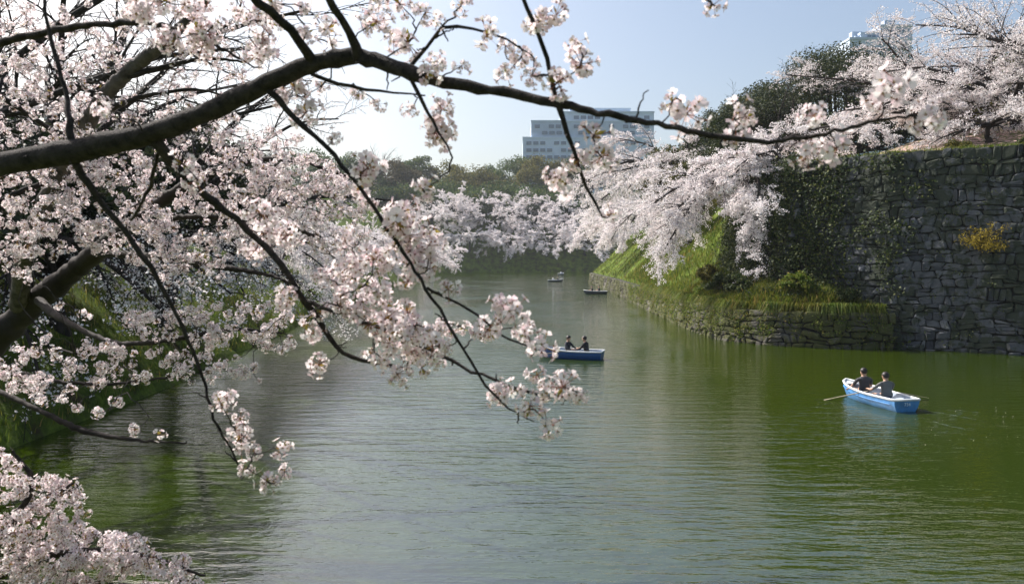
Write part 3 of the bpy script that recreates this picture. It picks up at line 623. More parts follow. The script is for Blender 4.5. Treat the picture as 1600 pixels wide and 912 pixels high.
# ------------------------------------------------------------------ boats
BLUE = plain('blue_boat_paint', (.055, .22, .50), .42, 9, .28, scale=3.5); WHITE = plain('white_boat_paint', (.66, .68, .69), .5, 12, .16, scale=5)
INNER = plain('pale_boat_inside', (.40, .47, .56), .6, 9, .25, scale=4); WOOD = plain('oar_wood', (.36, .30, .22), .55, 30, .2)
DEEP = plain('shaded_blue_paint', (.018, .085, .27), .35, None, .06); DARKHULL = plain('dark_boat_paint', (.03, .045, .07), .5, None, .1)  # deep blue is the light blue boat paint with shade put into its colour
PALE = plain('pale_lettering', (.55, .68, .80), .5)
def boat(name, label, loc, rz, lettering=False, group='rowing boats on the moat'):
    root = empty(name, (0, 0, 0), label, 'rowboat', group)
    L = 3.5; N = 17; K = 8; s = np.linspace(0, 1, N)
    hw_ = .62*(1-np.clip((s-.45)/.55, 0, 1)**2.2)**.75*(.82+.18*np.sin(np.clip(s/.5, 0, 1)*np.pi/2)); hw_[-1] = .05
    sheer = .40 + .20*np.clip((s-.3)/.7, 0, 1)**2 + .03*(1-s); keel = -.16 + .24*np.clip((s-.75)/.25, 0, 1)**2
    x = -L/2 + L*s; x_off = np.linspace(-.10, .0, K)                # raked transom and stem
    def shell(ins):
        rows = []
        for i in range(N):
            row = []
            for k in range(-K+1, K):
                u = abs(k)/(K-1); yy = (hw_[i]-ins)*(.12+.88*min(1, u*1.25)**.55)*(1 if u else 0)*(.82+.18*u); zz = keel[i]+ins + (sheer[i]-keel[i]-ins)*u**1.9
                row.append([x[i] + (.16*u-.10)*(s[i] > .7)*((s[i]-.7)/.3) - .08*u*(1-s[i])*(s[i] < .2), math.copysign(max(yy, 0), k) if k else 0, zz])
            rows.append(row)
        return np.array(rows)
    o_ = shell(0); q_ = shell(.045); M = 2*K-1; i = (np.arange(N-1)[:, None]*M + np.arange(M-1)[None]).ravel()
    Fq = np.stack([i, i+M, i+M+1, i+1], -1)
    mb = MB(); mb.add(o_.reshape(-1, 3), Fq, 0); hull = mb.build('hull', BLUE, root, smooth=True)
    MB().add(q_.reshape(-1, 3), Fq[:, ::-1]).build('hull_lining', INNER, root, smooth=True)
    tr = o_[0]; c = tr.mean(0); ring = np.vstack([tr, [c]]); f = np.array([[k, k+1, M] for k in range(M-1)] + [[M-1, 0, M]])
    t2 = q_[0] + [.05, 0, 0]; ring2 = np.vstack([t2, [t2.mean(0)]])
    mb = MB(); mb.add(ring, f); mb.add(ring2, f[:, ::-1]); trs = mb.build('transom', BLUE, root)
    edge = np.vstack([o_[:, 0], o_[::-1, -1][1:]]); edge = np.vstack([edge, edge[:1]]); edge[:, 2] += .012
    gun = MB().add(*tubes(edge, np.full(len(edge), .042), 8)).build('gunwale', WHITE, root, smooth=True)
    for sy in (-1, 1):
        rb = o_[1:N-1, M-1 if sy > 0 else 0]*[1, 1.0, 1] - [0, 0, .17]; rb[:, 1] *= .985
        MB().add(*tubes(rb, np.full(len(rb), .018), 6)).build('rubbing_strake', BLUE, root, smooth=True)
    for px in (-1.28, -.42, .55): 
        i = int(np.argmin(abs(x-px))); MB().box((px, 0, .20), (.13, hw_[i]-.10, .018)).build('thwart', INNER, root)
    bow = q_[13:, :, :]; MB().add([[x[14], -hw_[14]+.05, sheer[14]-.03], [x[14], hw_[14]-.05, sheer[14]-.03], [x[16]+.03, .03, sheer[16]-.02], [x[16]+.03, -.03, sheer[16]-.02]], np.array([[0,1,2,3]])).build('bow_deck', WHITE, root)
    for sy in (-1, 1):
        MB().add(*tubes([[.12, sy*.60, .42], [.12, sy*.615, .50], [.12, sy*.615, .56]], [.022, .02, .02], 6)).build('oarlock', WHITE, gun)
    if lettering:
        cu = bpy.data.curves.new('numerals', 'FONT'); cu.body = '734'; cu.size = .17; cu.align_x = 'CENTER'; cu.extrude = .004
        to = bpy.data.objects.new('numerals', cu); C.objects.link(to); dg = bpy.context.evaluated_depsgraph_get(); dg.update()
        me = bpy.data.meshes.new_from_object(to.evaluated_get(dg)); C.objects.unlink(to); bpy.data.objects.remove(to)
        me.materials.clear(); me.materials.append(PALE); o = link('number_plate', me, trs)
        me.transform(Matrix.Translation((x[0]-.075, -.02, .22)) @ Matrix.Rotation(R(-90), 4, 'Z') @ Matrix.Rotation(R(86), 4, 'X'))
    root.location = loc; root.rotation_euler.z = rz; return root
def dup(root, loc, rz, label):
    o = root.copy(); C.objects.link(o); o.location = loc; o.rotation_euler.z = rz; o['label'] = label
    for ch in root.children:
        c = ch.copy(); C.objects.link(c); c.parent = o
        for g in ch.children:
            if g.name.startswith('number'): continue
            d = g.copy(); C.objects.link(d); d.parent = c
    return o
def repaint(root, old, new):
    for ch in root.children:
        for sl in ch.material_slots:
            if sl.material == old: sl.link = 'OBJECT'; sl.material = new
SKIN = plain('skin', (.45, .27, .19), .55, None, .05); HAIR = plain('dark_hair', (.018, .013, .011), .5, 60, .3)
GREY = plain('grey_shirt', (.13, .128, .125), .85, 40, .12); GREY2 = plain('dark_shirt', (.06, .06, .066), .85, 40, .12)
NAVY = plain('navy_jacket', (.016, .020, .032), .85, 40, .15); BLACKC = plain('black_jacket', (.010, .011, .014), .85, 40, .15)
JEANS = plain('jeans', (.035, .055, .10), .85, 40, .2); SHOE = plain('shoe', (.03, .03, .03), .6); WSHIRT = plain('white_shirt', (.7, .7, .7), .8)
def person(label, loc, rz, shirt, hands=((.42, .20, .30), (.42, -.20, .30)), lean=.0, long_sleeve=False, turn=0.0, hair_len=.0, scale=1.14):
    root = empty('person', (0, 0, 0), label, 'person', 'people in the rowing boats')
    J = []; E = []; Rr = []
    def v(p, r_, par=None):
        J.append(p); Rr.append(r_ if isinstance(r_, tuple) else (r_, r_))
        if par is not None: E.append((par, len(J)-1))
        return len(J)-1
    lx = lambda z: lean*z
    pel = v((0, 0, .11), (.155, .13)); wa = v((lx(.28), 0, .28), (.148, .105), pel); ch = v((lx(.43), 0, .43), (.165, .115), wa)
    ub = v((lx(.54), 0, .54), (.13, .09), ch); nk = v((lx(.62)+.015, 0, .625), .052, ub); hb = v((lx(.7)+.035, 0, .70), .072, nk)
    hd = v((lx(.78)+.04, 0, .785), (.082, .096), hb); ht = v((lx(.86)+.03, 0, .865), (.066, .075), hd)
    nose = v((lx(.76)+.145, 0, .765), .012, hd)
    for k, sy in enumerate((1, -1)):
        s1_ = v((lx(.55), sy*.135, .545), .066, ub); s2_ = v((lx(.53)+.01, sy*.195, .515), .060, s1_)
        h = np.array(hands[k]); sh_ = np.array((lx(.53)+.01, sy*.195, .515)); el = (sh_+h)/2 + np.array([-.03, sy*.07, -.10])
        e = v(tuple(el), .043, s2_); wr = v(tuple(el+(h-el)*.86), .030, e); hn = v(tuple(h), (.034, .024), wr)
        fd = unit(h-el)
        for q_ in range(4): f1 = v(tuple(h+fd*.05+np.array([0, (q_-1.5)*.019, .006])), .009, hn); v(tuple(h+fd*(.075-.006*abs(q_-1.4))+np.array([.0, (q_-1.5)*.019, -.028])), .008, f1)
        th = v(tuple(h+np.array([.01, -sy*.040, -.006])), .010, hn); v(tuple(h+fd*.035+np.array([.01, -sy*.050, -.03])), .009, th)
        hp = v((.03, sy*.085, .08), .095, pel); kn = v((.44, sy*.13, .13), .066, hp); an = v((.50, sy*.12, -.24), .042, kn); v((.64, sy*.13, -.27), .036, an)
        er = v((lx(.78)+.03, sy*.092, .775), .016, hd)
    me = bpy.data.meshes.new('body'); me.from_pydata(J, E, []); o = bpy.data.objects.new('body', me); C.objects.link(o)
    md = o.modifiers.new('skin', 'SKIN'); md.use_smooth_shade = True
    for k, sv in enumerate(me.skin_vertices[0].data): sv.radius = Rr[k]; sv.use_root = (k == 0)
    sb = o.modifiers.new('sub', 'SUBSURF'); sb.levels = 1; sb.render_levels = 1
    dg = bpy.context.evaluated_depsgraph_get(); dg.update(); m2 = bpy.data.meshes.new_from_object(o.evaluated_get(dg)); bpy.data.objects.remove(o)
    for mm in (shirt, SKIN, JEANS, SHOE): m2.materials.append(mm)
    for p in m2.polygons:
        c = p.center; d = min(np.linalg.norm(np.array(c)-np.array(h)) for h in hands); p.use_smooth = True
        sleeve = .10 if long_sleeve else .30
        p.material_index = 1 if (c.z > .625 or d < sleeve) else (3 if c.z < -.2 else (2 if (c.z < .19 and (c.x > .1 or c.z < .12)) else 0))
    m2.transform(Matrix.Diagonal((1.1, 1.28, 1.0, 1))); m2.name = 'body'; link('body', m2, root)
    # hair: a cap over skull and nape
    vs = []; fs = []; A, B = 14, 9
    for b_ in range(B+1):
        for a in range(A):
            az = 2*math.pi*a/A; front = .5+.5*math.cos(az); lim = (1.02+.32*front) if False else (2.35-1.15*front+hair_len)
            po = lim*b_/B*.98; rj = 1+.05*math.sin(a*5+b_*3)
            vs.append((1.1*(lx(.8)+.030)+.118*rj*math.sin(po)*math.cos(az), .120*rj*math.sin(po)*math.sin(az), .797+.122*rj*math.cos(po)))
    i = np.array([[b_*A+a, b_*A+(a+1) % A, (b_+1)*A+(a+1) % A, (b_+1)*A+a] for b_ in range(B) for a in range(A)])
    MB().add(np.array(vs), i).build('hair', HAIR, root, smooth=True)
    root.location = loc; root.rotation_euler.z = rz; root.scale = (scale,)*3; return root
def in_boat(c, rz, x, y=0, z=.215):
    return (c[0]+x*math.cos(rz)-y*math.sin(rz), c[1]+x*math.sin(rz)+y*math.cos(rz), z)
def oar(label, c, rz, handle, lock, blade):
    h, k, b_ = (np.array(in_boat(c, rz, *p)) for p in (handle, lock, blade)); root = empty('oar', k, label, 'oar', 'oars of the rowing boats')
    u = np.linspace(0, 1, 6)[:, None]; MB().add(*tubes(h*(1-u)+b_*u, [.017, .02, .022, .022, .02, .018], 6)).build('shaft', WOOD, root, smooth=True)
    d = unit(b_-h); s_ = unit(np.cross(d, [0, 0, 1.])); n_ = np.cross(s_, d); e = b_+d*.5
    pts = []
    for zz in (.008, -.008): pts += [b_-s_*.02+n_*zz, b_+d*.12-s_*.06+n_*zz, e-s_*.065+n_*zz, e+s_*.065+n_*zz, b_+d*.12+s_*.06+n_*zz, b_+s_*.02+n_*zz]
    f6 = np.array([[0,1,2,3,4,5],[11,10,9,8,7,6]]); f4 = np.array([[k2, (k2+1) % 6, (k2+1) % 6+6, k2+6] for k2 in range(6)])
    MB().add(np.array(pts), [f6, f4]).build('blade', WOOD, root)
st_ = W(1408, 641); bw_ = W(1326, 617); c1 = (st_+bw_)/2; rz1 = math.atan2(bw_[1]-st_[1], bw_[0]-st_[0])
b1 = boat('rowboat', 'light blue rowboat with white rim nearest the camera at right', (c1[0], c1[1], 0), rz1, True)
person('person in a dark t-shirt sitting forward in the nearest rowboat', in_boat(c1, rz1, .50, .04), rz1, GREY2, ((.30, .30, .16), (.34, -.24, .18)), .02)
person('person in a grey t-shirt at the stern of the nearest rowboat', in_boat(c1, rz1, -.75, 0, .235), rz1, GREY, ((.46, .26, .30), (.46, -.22, .28)), .06)
oar('oar on the left side of the nearest rowboat', c1, rz1, (-.22, .22, .52), (.12, .615, .53), (.62, 1.35, .08))
oar('oar on the right side of the nearest rowboat', c1, rz1, (-.22, -.20, .52), (.12, -.615, .53), (.10, -2.0, .16))
st_ = W(937, 561); bw_ = W(846, 557); c2 = (st_+bw_)/2; rz2 = math.atan2(bw_[1]-st_[1], bw_[0]-st_[0])
b2 = dup(b1, (c2[0], c2[1], 0), rz2, 'blue rowboat, darkened for shade, in the middle of the moat with two dark-clad people')
person('person in a navy jacket toward the bow of the middle rowboat', in_boat(c2, rz2, .15, .05), rz2+R(168), NAVY, ((.40, .20, .28), (.40, -.20, .28)), .03, True, hair_len=.25)
person('person in a black jacket at the stern of the middle rowboat', in_boat(c2, rz2, -.95), rz2-R(10), BLACKC, ((.42, .16, .26), (.42, -.2, .30)), .12, True)
oar('oar lying along the far side of the middle rowboat', c2, rz2, (-.25, -.2, .52), (.12, -.615, .53), (.55, -2.0, .08))
oar('oar lying along the near side of the middle rowboat', c2, rz2, (-.25, .2, .52), (.12, .615, .53), (1.5, 1.3, .25))
c3 = W(930, 459); b3 = dup(b1, (c3[0], c3[1], 0), R(182), 'small distant rowboat beside the right bank')
person('left person in the small distant rowboat by the right bank', in_boat(c3, R(182), .5), R(182), BLACKC); person('right person in the small distant rowboat by the right bank', in_boat(c3, R(182), -.6), R(182), NAVY)
c4 = W(868, 440); b4 = dup(b1, (c4[0], c4[1], 0), R(5), 'far rowboat in the bright water before the bend')
person('person in a white shirt in the far rowboat', in_boat(c4, R(5), -.6), R(5), WSHIRT, long_sleeve=True); person('person in dark clothes in the far rowboat', in_boat(c4, R(5), .6), R(185), BLACKC, long_sleeve=True)
c6 = W(877, 429); b6 = dup(b1, (c6[0], c6[1], 0), R(60), 'far rowboat under the far bank carrying one person in white')
person('person in white in the rowboat under the far bank', in_boat(c6, R(60), -.2), R(60), WSHIRT, long_sleeve=True)
repaint(b2, BLUE, DEEP)
for q_ in (b3, b4, b6): repaint(q_, BLUE, DARKHULL); repaint(q_, INNER, DEEP)
# low wake ridges behind the two nearer boats
WAKE = bpy.data.materials['moat_water']; mb = MB()
def ridge(pts, wd, ht):
    p = smooth_path(np.array([W(x, y) for x, y in pts]), 28); t = unit(np.gradient(p, axis=0)); nn = np.stack([-t[:, 1], t[:, 0], 0*t[:, 0]], -1)
    fade = np.sin(np.linspace(.12, 1, 28)*np.pi)[:, None]; wv = wd*(.7+.5*np.sin(np.arange(28)*1.3))[:, None]
    V = np.stack([p-nn*wv+[0, 0, .003], p+np.array([0, 0, ht])*fade+[0, 0, .003], p+nn*wv+[0, 0, .003]], 1).reshape(-1, 3); i = (np.arange(27)[:, None]*3+np.arange(2)[None]).ravel()
    mb.add(V, np.stack([i, i+3, i+4, i+1], -1))
ridge([(940,562),(970,563),(1005,562),(1040,558)], .08, .014); ridge([(1436,640),(1470,645),(1510,652),(1560,662)], .06, .012); ridge([(1440,652),(1480,664),(1540,676)], .05, .012); ridge([(1300,628),(1280,634),(1262,642)], .06, .02); ridge([(1455,640),(1500,641),(1580,650)], .04, .008)
mb.build('boat_wakes', WAKE, smooth=True, kind='stuff')['label'] = 'faint wakes trailing behind the two nearer rowboats'
# petals drifting on the water
pw = []
for x0, x1, y0, y1, k in ((1420,1590,635,700,26), (420,1300,560,700,14), (560,800,590,640,20)):
    for _ in range(k): pw.append(W(r2.uniform(x0, x1), r2.uniform(y0, y1), .006))
V, Fq = leaf_quads(np.array(pw), .035, np.tile([0, 0, 1.], (len(pw), 1)), r2, .8, .1); V[:, 2] = np.maximum(V[:, 2], .004)
MB().add(V, Fq).build('floating_petals', PETAL, kind='stuff')['label'] = 'fallen petals floating on the water'

# ------------------------------------------------------------------ buildings
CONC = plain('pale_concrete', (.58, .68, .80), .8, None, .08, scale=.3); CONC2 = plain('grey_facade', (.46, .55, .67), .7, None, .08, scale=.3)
m, n, l, b = mat('window_glass'); b.inputs['Base Color'].default_value = (.16, .21, .28, 1); b.inputs['Roughness'].default_value = .15; GLASS = m
def building(name, label, d, blocks, windows, body, gap=0):
    x0 = min(q_[0] for q_ in blocks); x1 = max(q_[1] for q_ in blocks); c = P((x0+x1)/2, 300, d); g = gz(c[0], c[1]+10) - 2
    root = empty(name, (c[0], c[1]+12, g), label, 'building'); wmesh = {}
    for k, (a, e, top, dep, st) in enumerate(blocks):
        p = P(a, top, d+st); q_ = P(e, top, d+st); hx = (q_[0]-p[0])/2
        MB().box(((p[0]+q_[0])/2, p[1]+dep/2, (p[2]+g)/2), (hx, dep/2, (p[2]-g)/2)).build('wall', body if k % 2 == 0 else CONC2, root)
        MB().box(((p[0]+q_[0])/2, p[1]+dep/2, p[2]+.35), (hx+.25, dep/2+.25, .4)).build('parapet', body, root)
    for k in range(7):
        a, e, top, dep, st = blocks[k % 3]; xx = a+(e-a)*random.uniform(.08, .6); p = P(xx, top, d+st); sx = random.uniform(.8, 2.2); sz = random.uniform(.8, 2.0)
        MB().box((p[0], p[1]+dep*random.uniform(.2, .5), p[2]+.3+sz), (sx, 1.2, sz)).build('roof_plant', CONC2, root)
    for k in range(2):
        a, e, top, dep, st = blocks[k]; p = P(a+(e-a)*.3, top, d+st)
        MB().add(*tubes([[p[0], p[1]+4, p[2]], [p[0], p[1]+4, p[2]+4], [p[0], p[1]+4, p[2]+7]], [.14, .1, .05], 5)).build('antenna', CONC2, root)
    for (a, e, y, h, nn, st) in windows:
        for i in range(nn):
            if random.random() < .35: continue
            xa = a+(e-a)*(i+.14)/nn; xb = a+(e-a)*(i+.86)/nn; p = P(xa, y, d+st); q_ = P(xb, y+h, d+st)
            key = (round(q_[0]-p[0], 1), round(p[2]-q_[2], 1))
            if key not in wmesh:
                mb = MB(); mb.box((0, 0, 0), (key[0]/2, .15, key[1]/2)); wmesh[key] = mb.mesh('window', GLASS)
            o = link('window', wmesh[key], root, loc=(0, 0, 0)); o.location = (p[0]+key[0]/2 - root.location.x, p[1]-.12 - root.location.y, p[2]-key[1]/2 - root.location.z)
    return root
bw = []
for r_, y in enumerate(range(182, 268, 11)): 
    a = 880 if y < 190 else (832 if y < 215 else 820)
    bw.append((a, 1015, y, 5.5, int((1015-a)/11), -6 if y >= 215 and False else 0))
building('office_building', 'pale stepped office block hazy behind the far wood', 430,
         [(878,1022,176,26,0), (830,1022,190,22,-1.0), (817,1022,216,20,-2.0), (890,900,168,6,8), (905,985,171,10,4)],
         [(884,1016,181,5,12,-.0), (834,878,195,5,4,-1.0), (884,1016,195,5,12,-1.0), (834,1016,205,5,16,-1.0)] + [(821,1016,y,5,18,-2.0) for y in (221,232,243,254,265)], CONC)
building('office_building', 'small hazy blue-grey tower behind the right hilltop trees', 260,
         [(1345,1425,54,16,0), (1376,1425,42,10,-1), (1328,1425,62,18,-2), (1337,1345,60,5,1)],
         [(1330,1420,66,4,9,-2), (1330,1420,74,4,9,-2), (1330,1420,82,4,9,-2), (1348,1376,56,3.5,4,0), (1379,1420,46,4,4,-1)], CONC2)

# ------------------------------------------------------------------ foreground cherry boughs
def flower(r, fine):
    V = []; Fp = []; cup = r.uniform(.15, .5)
    for k in range(5):
        a = 2*np.pi*(k+r.uniform(-.08, .08))/5; ca, sa = math.cos(a), math.sin(a); w = r.uniform(.85, 1.1); tw = r.uniform(-.12, .12)
        pr = [(.10, 0, 0), (.58, -.40*w, .5*cup+tw), (.96, -.22*w, .8*cup+tw), (.86, 0, .66*cup), (.96, .22*w, .8*cup-tw), (.58, .40*w, .5*cup-tw)] if fine else [(.08, 0, 0), (.62, -.44*w, .55*cup+tw), (.98, 0, .75*cup), (.62, .44*w, .55*cup-tw)]
        o = len(V); V += [(x*ca-y*sa, x*sa+y*ca, z) for x, y, z in pr]
        Fp += [(o, o+1, o+2), (o, o+2, o+3), (o, o+3, o+4), (o, o+4, o+5)] if fine else [(o, o+1, o+2), (o, o+2, o+3)]
    return np.array(V)*.0175, np.array(Fp)
def cluster(seed, nf, fine, R0=.030, leaves=3, hemi=-1.0):
    """flowers on stalks round a spur; returns V, faces, material index"""
    r = np.random.default_rng(seed); V = []; Fs = []; M = []; n = 0
    def put(v, f, m_):
        nonlocal n
        V.append(v); Fs.append(f+n); M.append(np.full(len(f), m_)); n += len(v)
    k = np.arange(nf)+.5; ph = np.arccos(1-(1-hemi)*k/nf*1.0); th = np.pi*(1+5**.5)*k + r.uniform(0, 6)
    for i in range(nf):
        d = unit(np.array([math.cos(th[i])*math.sin(ph[i]), math.sin(th[i])*math.sin(ph[i]), math.cos(ph[i])]) + r.normal(0, .3, 3))
        t = unit(np.cross(d, r.normal(size=3))); b_ = np.cross(d, t); Rm = np.stack([t, b_, d], 1)
        v, f = flower(r, fine); c = d*R0*r.uniform(.55, 1.4); s = r.uniform(.8, 1.15)
        put(v*s @ Rm.T + c, f, 0)
        e = t*.0011; g = b_*.0011
        put(np.array([e, -e, c-d*.001+e*.9, c-d*.001-e*.9]), np.array([[0, 1, 2], [1, 3, 2]]), 1)            # stalk
        put(np.array([c+t*.004, c+b_*.004, c-t*.004, c-b_*.004, c-d*.007]), np.array([[0,1,4],[1,2,4],[2,3,4],[3,0,4]]), 1)   # calyx
        if fine:
            for q_ in range(5):
                a = q_*1.2566+.3; u = c + d*.009 + (t*math.cos(a)+b_*math.sin(a))*.0055; w_ = np.cross(u-c, d); w_ = unit(w_)*.0009
                put(np.array([c-w_, c+w_, u]), np.array([[0, 1, 2]]), 2)
    for i in range(leaves):
        d = unit(r.normal(size=3)); t = unit(np.cross(d, r.normal(size=3))); b_ = np.cross(d, t); Ln = r.uniform(.022, .04)
        put(np.array([d*.004, d*Ln*.5+t*Ln*.17+b_*.003, d*Ln, d*Ln*.5-t*Ln*.17+b_*.003]), np.array([[0, 1, 2], [0, 2, 3]]), 2)
    return np.vstack(V), np.vstack(Fs), np.concatenate(M)
FINE = [cluster(500+k, nf, True, R0, lv, hm) for k, (nf, R0, lv, hm) in enumerate([(15, .034, 3, -1), (12, .030, 4, -1), (18, .037, 2, -1), (9, .030, 4, -.3), (13, .032, 3, -.6), (7, .027, 3, -.4)])]
COARSE = [cluster(520+k, nf, False, R0, lv, hm) for k, (nf, R0, lv, hm) in enumerate([(13, .034, 2, -1), (10, .030, 3, -1), (15, .036, 2, -1), (8, .030, 3, -.4)])]
def mesh_of(cl, name): mb = MB(); mb.add(cl[0], [cl[1]], cl[2]); return mb.mesh(name, [PETAL, CALYX, YOUNG], False)
FINE_ME = [mesh_of(c_, 'blossom_cluster') for c_ in FINE]
def fg_tree(name, label, base, top, trunk_r, limbs, blobs, seed, bark, twig_bark, extra_limb_bark=None, max_single=300, spurs=True, thin=.68, cs=.95, more=2.4):
    """limbs: lists of (x, y, depth, width) in the view, turned into real boughs; blobs: where clusters of bloom sit"""
    r = np.random.default_rng(seed); base = np.array([base[0], base[1], gz(base[0], base[1])]); root = empty(name, base, label, 'cherry tree', 'foreground cherry trees')
    nodes = []; tang = []; nrad = []
    tp, tr = trunk_path(base, np.array(top), trunk_r, r); trunk = MB(); trunk.add(*tubes(tp, tr, 12)); trunk.build('trunk', bark, root, smooth=True)
    for L in limbs:
        q_ = np.array([[*P(x, y, d), w*(thin if w > 12 else .85)/2*d/F] for x, y, d, w in L]); n = max(8, int(np.linalg.norm(np.diff(q_[:, :3], axis=0), axis=1).sum()/.035))
        s = smooth_path(q_, n); rad = np.maximum(s[:, 3], .0012)
        kn = 1 + .10*np.sin(np.arange(n)*.9+r.uniform(0, 6))*r.random(n) + .10*r.normal(size=n)*(r.random(n) < .3); rad = rad*kn
        s[:, :3] += r.normal(0, .0022, (n, 3))
        big = rad.max() > .012
        MB().add(*tubes(s[:, :3], rad, 12 if big else 7)).build('bough', bark if not (extra_limb_bark and L is limbs[extra_limb_bark[0]]) else extra_limb_bark[1], root, smooth=True)
        nodes.append(s[:, :3]); tang.append(unit(np.gradient(s[:, :3], axis=0))); nrad.append(rad)
    nodes = np.vstack(nodes); tang = np.vstack(tang); nrad = np.concatenate(nrad)
    pts = []; scl = []
    for (cx, cy, rx, ry, d0, d1, cov) in blobs:
        dm = (d0+d1)/2; n = max(1, int(round(cov*rx*ry/(.044*F/dm)**2*more)))
        a = r.uniform(0, 2*np.pi, n); q_ = np.sqrt(r.random(n))
        if n == 1: q_ *= 0
        for i in range(n): pts.append(P(cx+rx*q_[i]*math.cos(a[i]), cy+ry*q_[i]*math.sin(a[i]), r.uniform(d0, d1))); scl.append(cs*r.choice([.7, .85, 1, 1.15])*r.uniform(.9, 1.1))
    pts = np.array(pts); scl = np.array(scl)
    dist = np.array([np.min(((nodes-p)**2).sum(1)) for p in pts]); order = np.argsort(dist)
    tw = []; tr_ = []
    N = len(nodes); buf = np.zeros((N+len(pts)*6, 3)); buf[:N] = nodes; tb = np.zeros_like(buf); tb[:N] = tang
    for i in order:
        p = pts[i]; d2 = ((buf[:N]-p)**2).sum(1)
        ali = ((p-buf[:N])*tb[:N]).sum(1)/np.sqrt(d2+1e-9)      # prefer to leave the parent forwards
        k = int(np.argmin(d2*(1.35-.55*ali))); a = buf[k]; ln = math.sqrt(d2[k])
        if ln < .02: continue
        c = a + tb[k]*ln*.42 + r.normal(0, .10, 3)*ln + np.array([0, 0, .05*ln]); u = np.linspace(0, 1, 7)[:, None]
        path = a*(1-u)**2 + 2*c*u*(1-u) + p*u*u; path[1:-1] += r.normal(0, .028, (5, 3))*ln
        tw.append(path); r0 = min(.0022+.0075*ln, .010); tr_.append(np.linspace(r0, .0014, 7))
        buf[N:N+6] = path[1:]; tb[N:N+6] = unit(np.diff(path, axis=0)); N += 6
    if spurs:                                                     # short bare spurs on the boughs
        for _ in range(90):
            k = r.integers(0, len(nodes)); d = unit(r.normal(size=3) - tang[k]*.3); ln = r.uniform(.015, .06)
            path = nodes[k] + d*nrad[k]*.6 + d*ln*np.linspace(0, 1, 7)[:, None] + r.normal(0, .0015, (7, 3)); tw.append(path); tr_.append(np.linspace(.0032, .0016, 7))
    if tw: MB().add(*tubes(np.array(tw), np.array(tr_), 5)).build('twigs', twig_bark, root, smooth=True, kind='stuff')
    # the clusters that show largest become parts of their own
    rel = pts - [0, 0, CAMZ]; dd = rel[:, 1]*cp - rel[:, 2]*sp; px = 800+F*rel[:, 0]/dd; py = 456-F*(rel[:, 2]*cp+rel[:, 1]*sp)/dd
    infr = (px > -20) & (px < 1620) & (py > -20) & (py < 930); key = np.where(infr, scl/dd, 0); order = np.argsort(-key); rots = rand_rot(len(pts), r)
    inv = parent_inv(root)
    single = [i for i in order[:max_single] if key[i] > 0]; rest = np.setdiff1d(np.arange(len(pts)), single)
    for i in single:
        o = bpy.data.objects.new('blossom_cluster', FINE_ME[r.integers(0, len(FINE_ME))]); C.objects.link(o); o.parent = root
        M4 = Matrix(rots[i].tolist()).to_4x4() @ Matrix.Scale(scl[i], 4); M4.translation = Vector(pts[i]-base); o.matrix_local = M4
    if len(rest):
        big = MB()
        for v in range(len(COARSE)):
            s = rest[v::len(COARSE)]
            if not len(s): continue
            V, Fq, M = COARSE[v]; q_ = scatter(V, [Fq], [M], pts[s], rots[s], scl[s]*1.05)
            for f, mm in zip(q_.F, q_.M): big.F.append(f+big.n); big.M.append(mm)
            big.V.append(q_.V[0]); big.n += len(q_.V[0])
        big.build('blossom_mass', [PETAL, CALYX, YOUNG], root, kind='stuff')
    print(name, len(pts), 'clusters'); return root
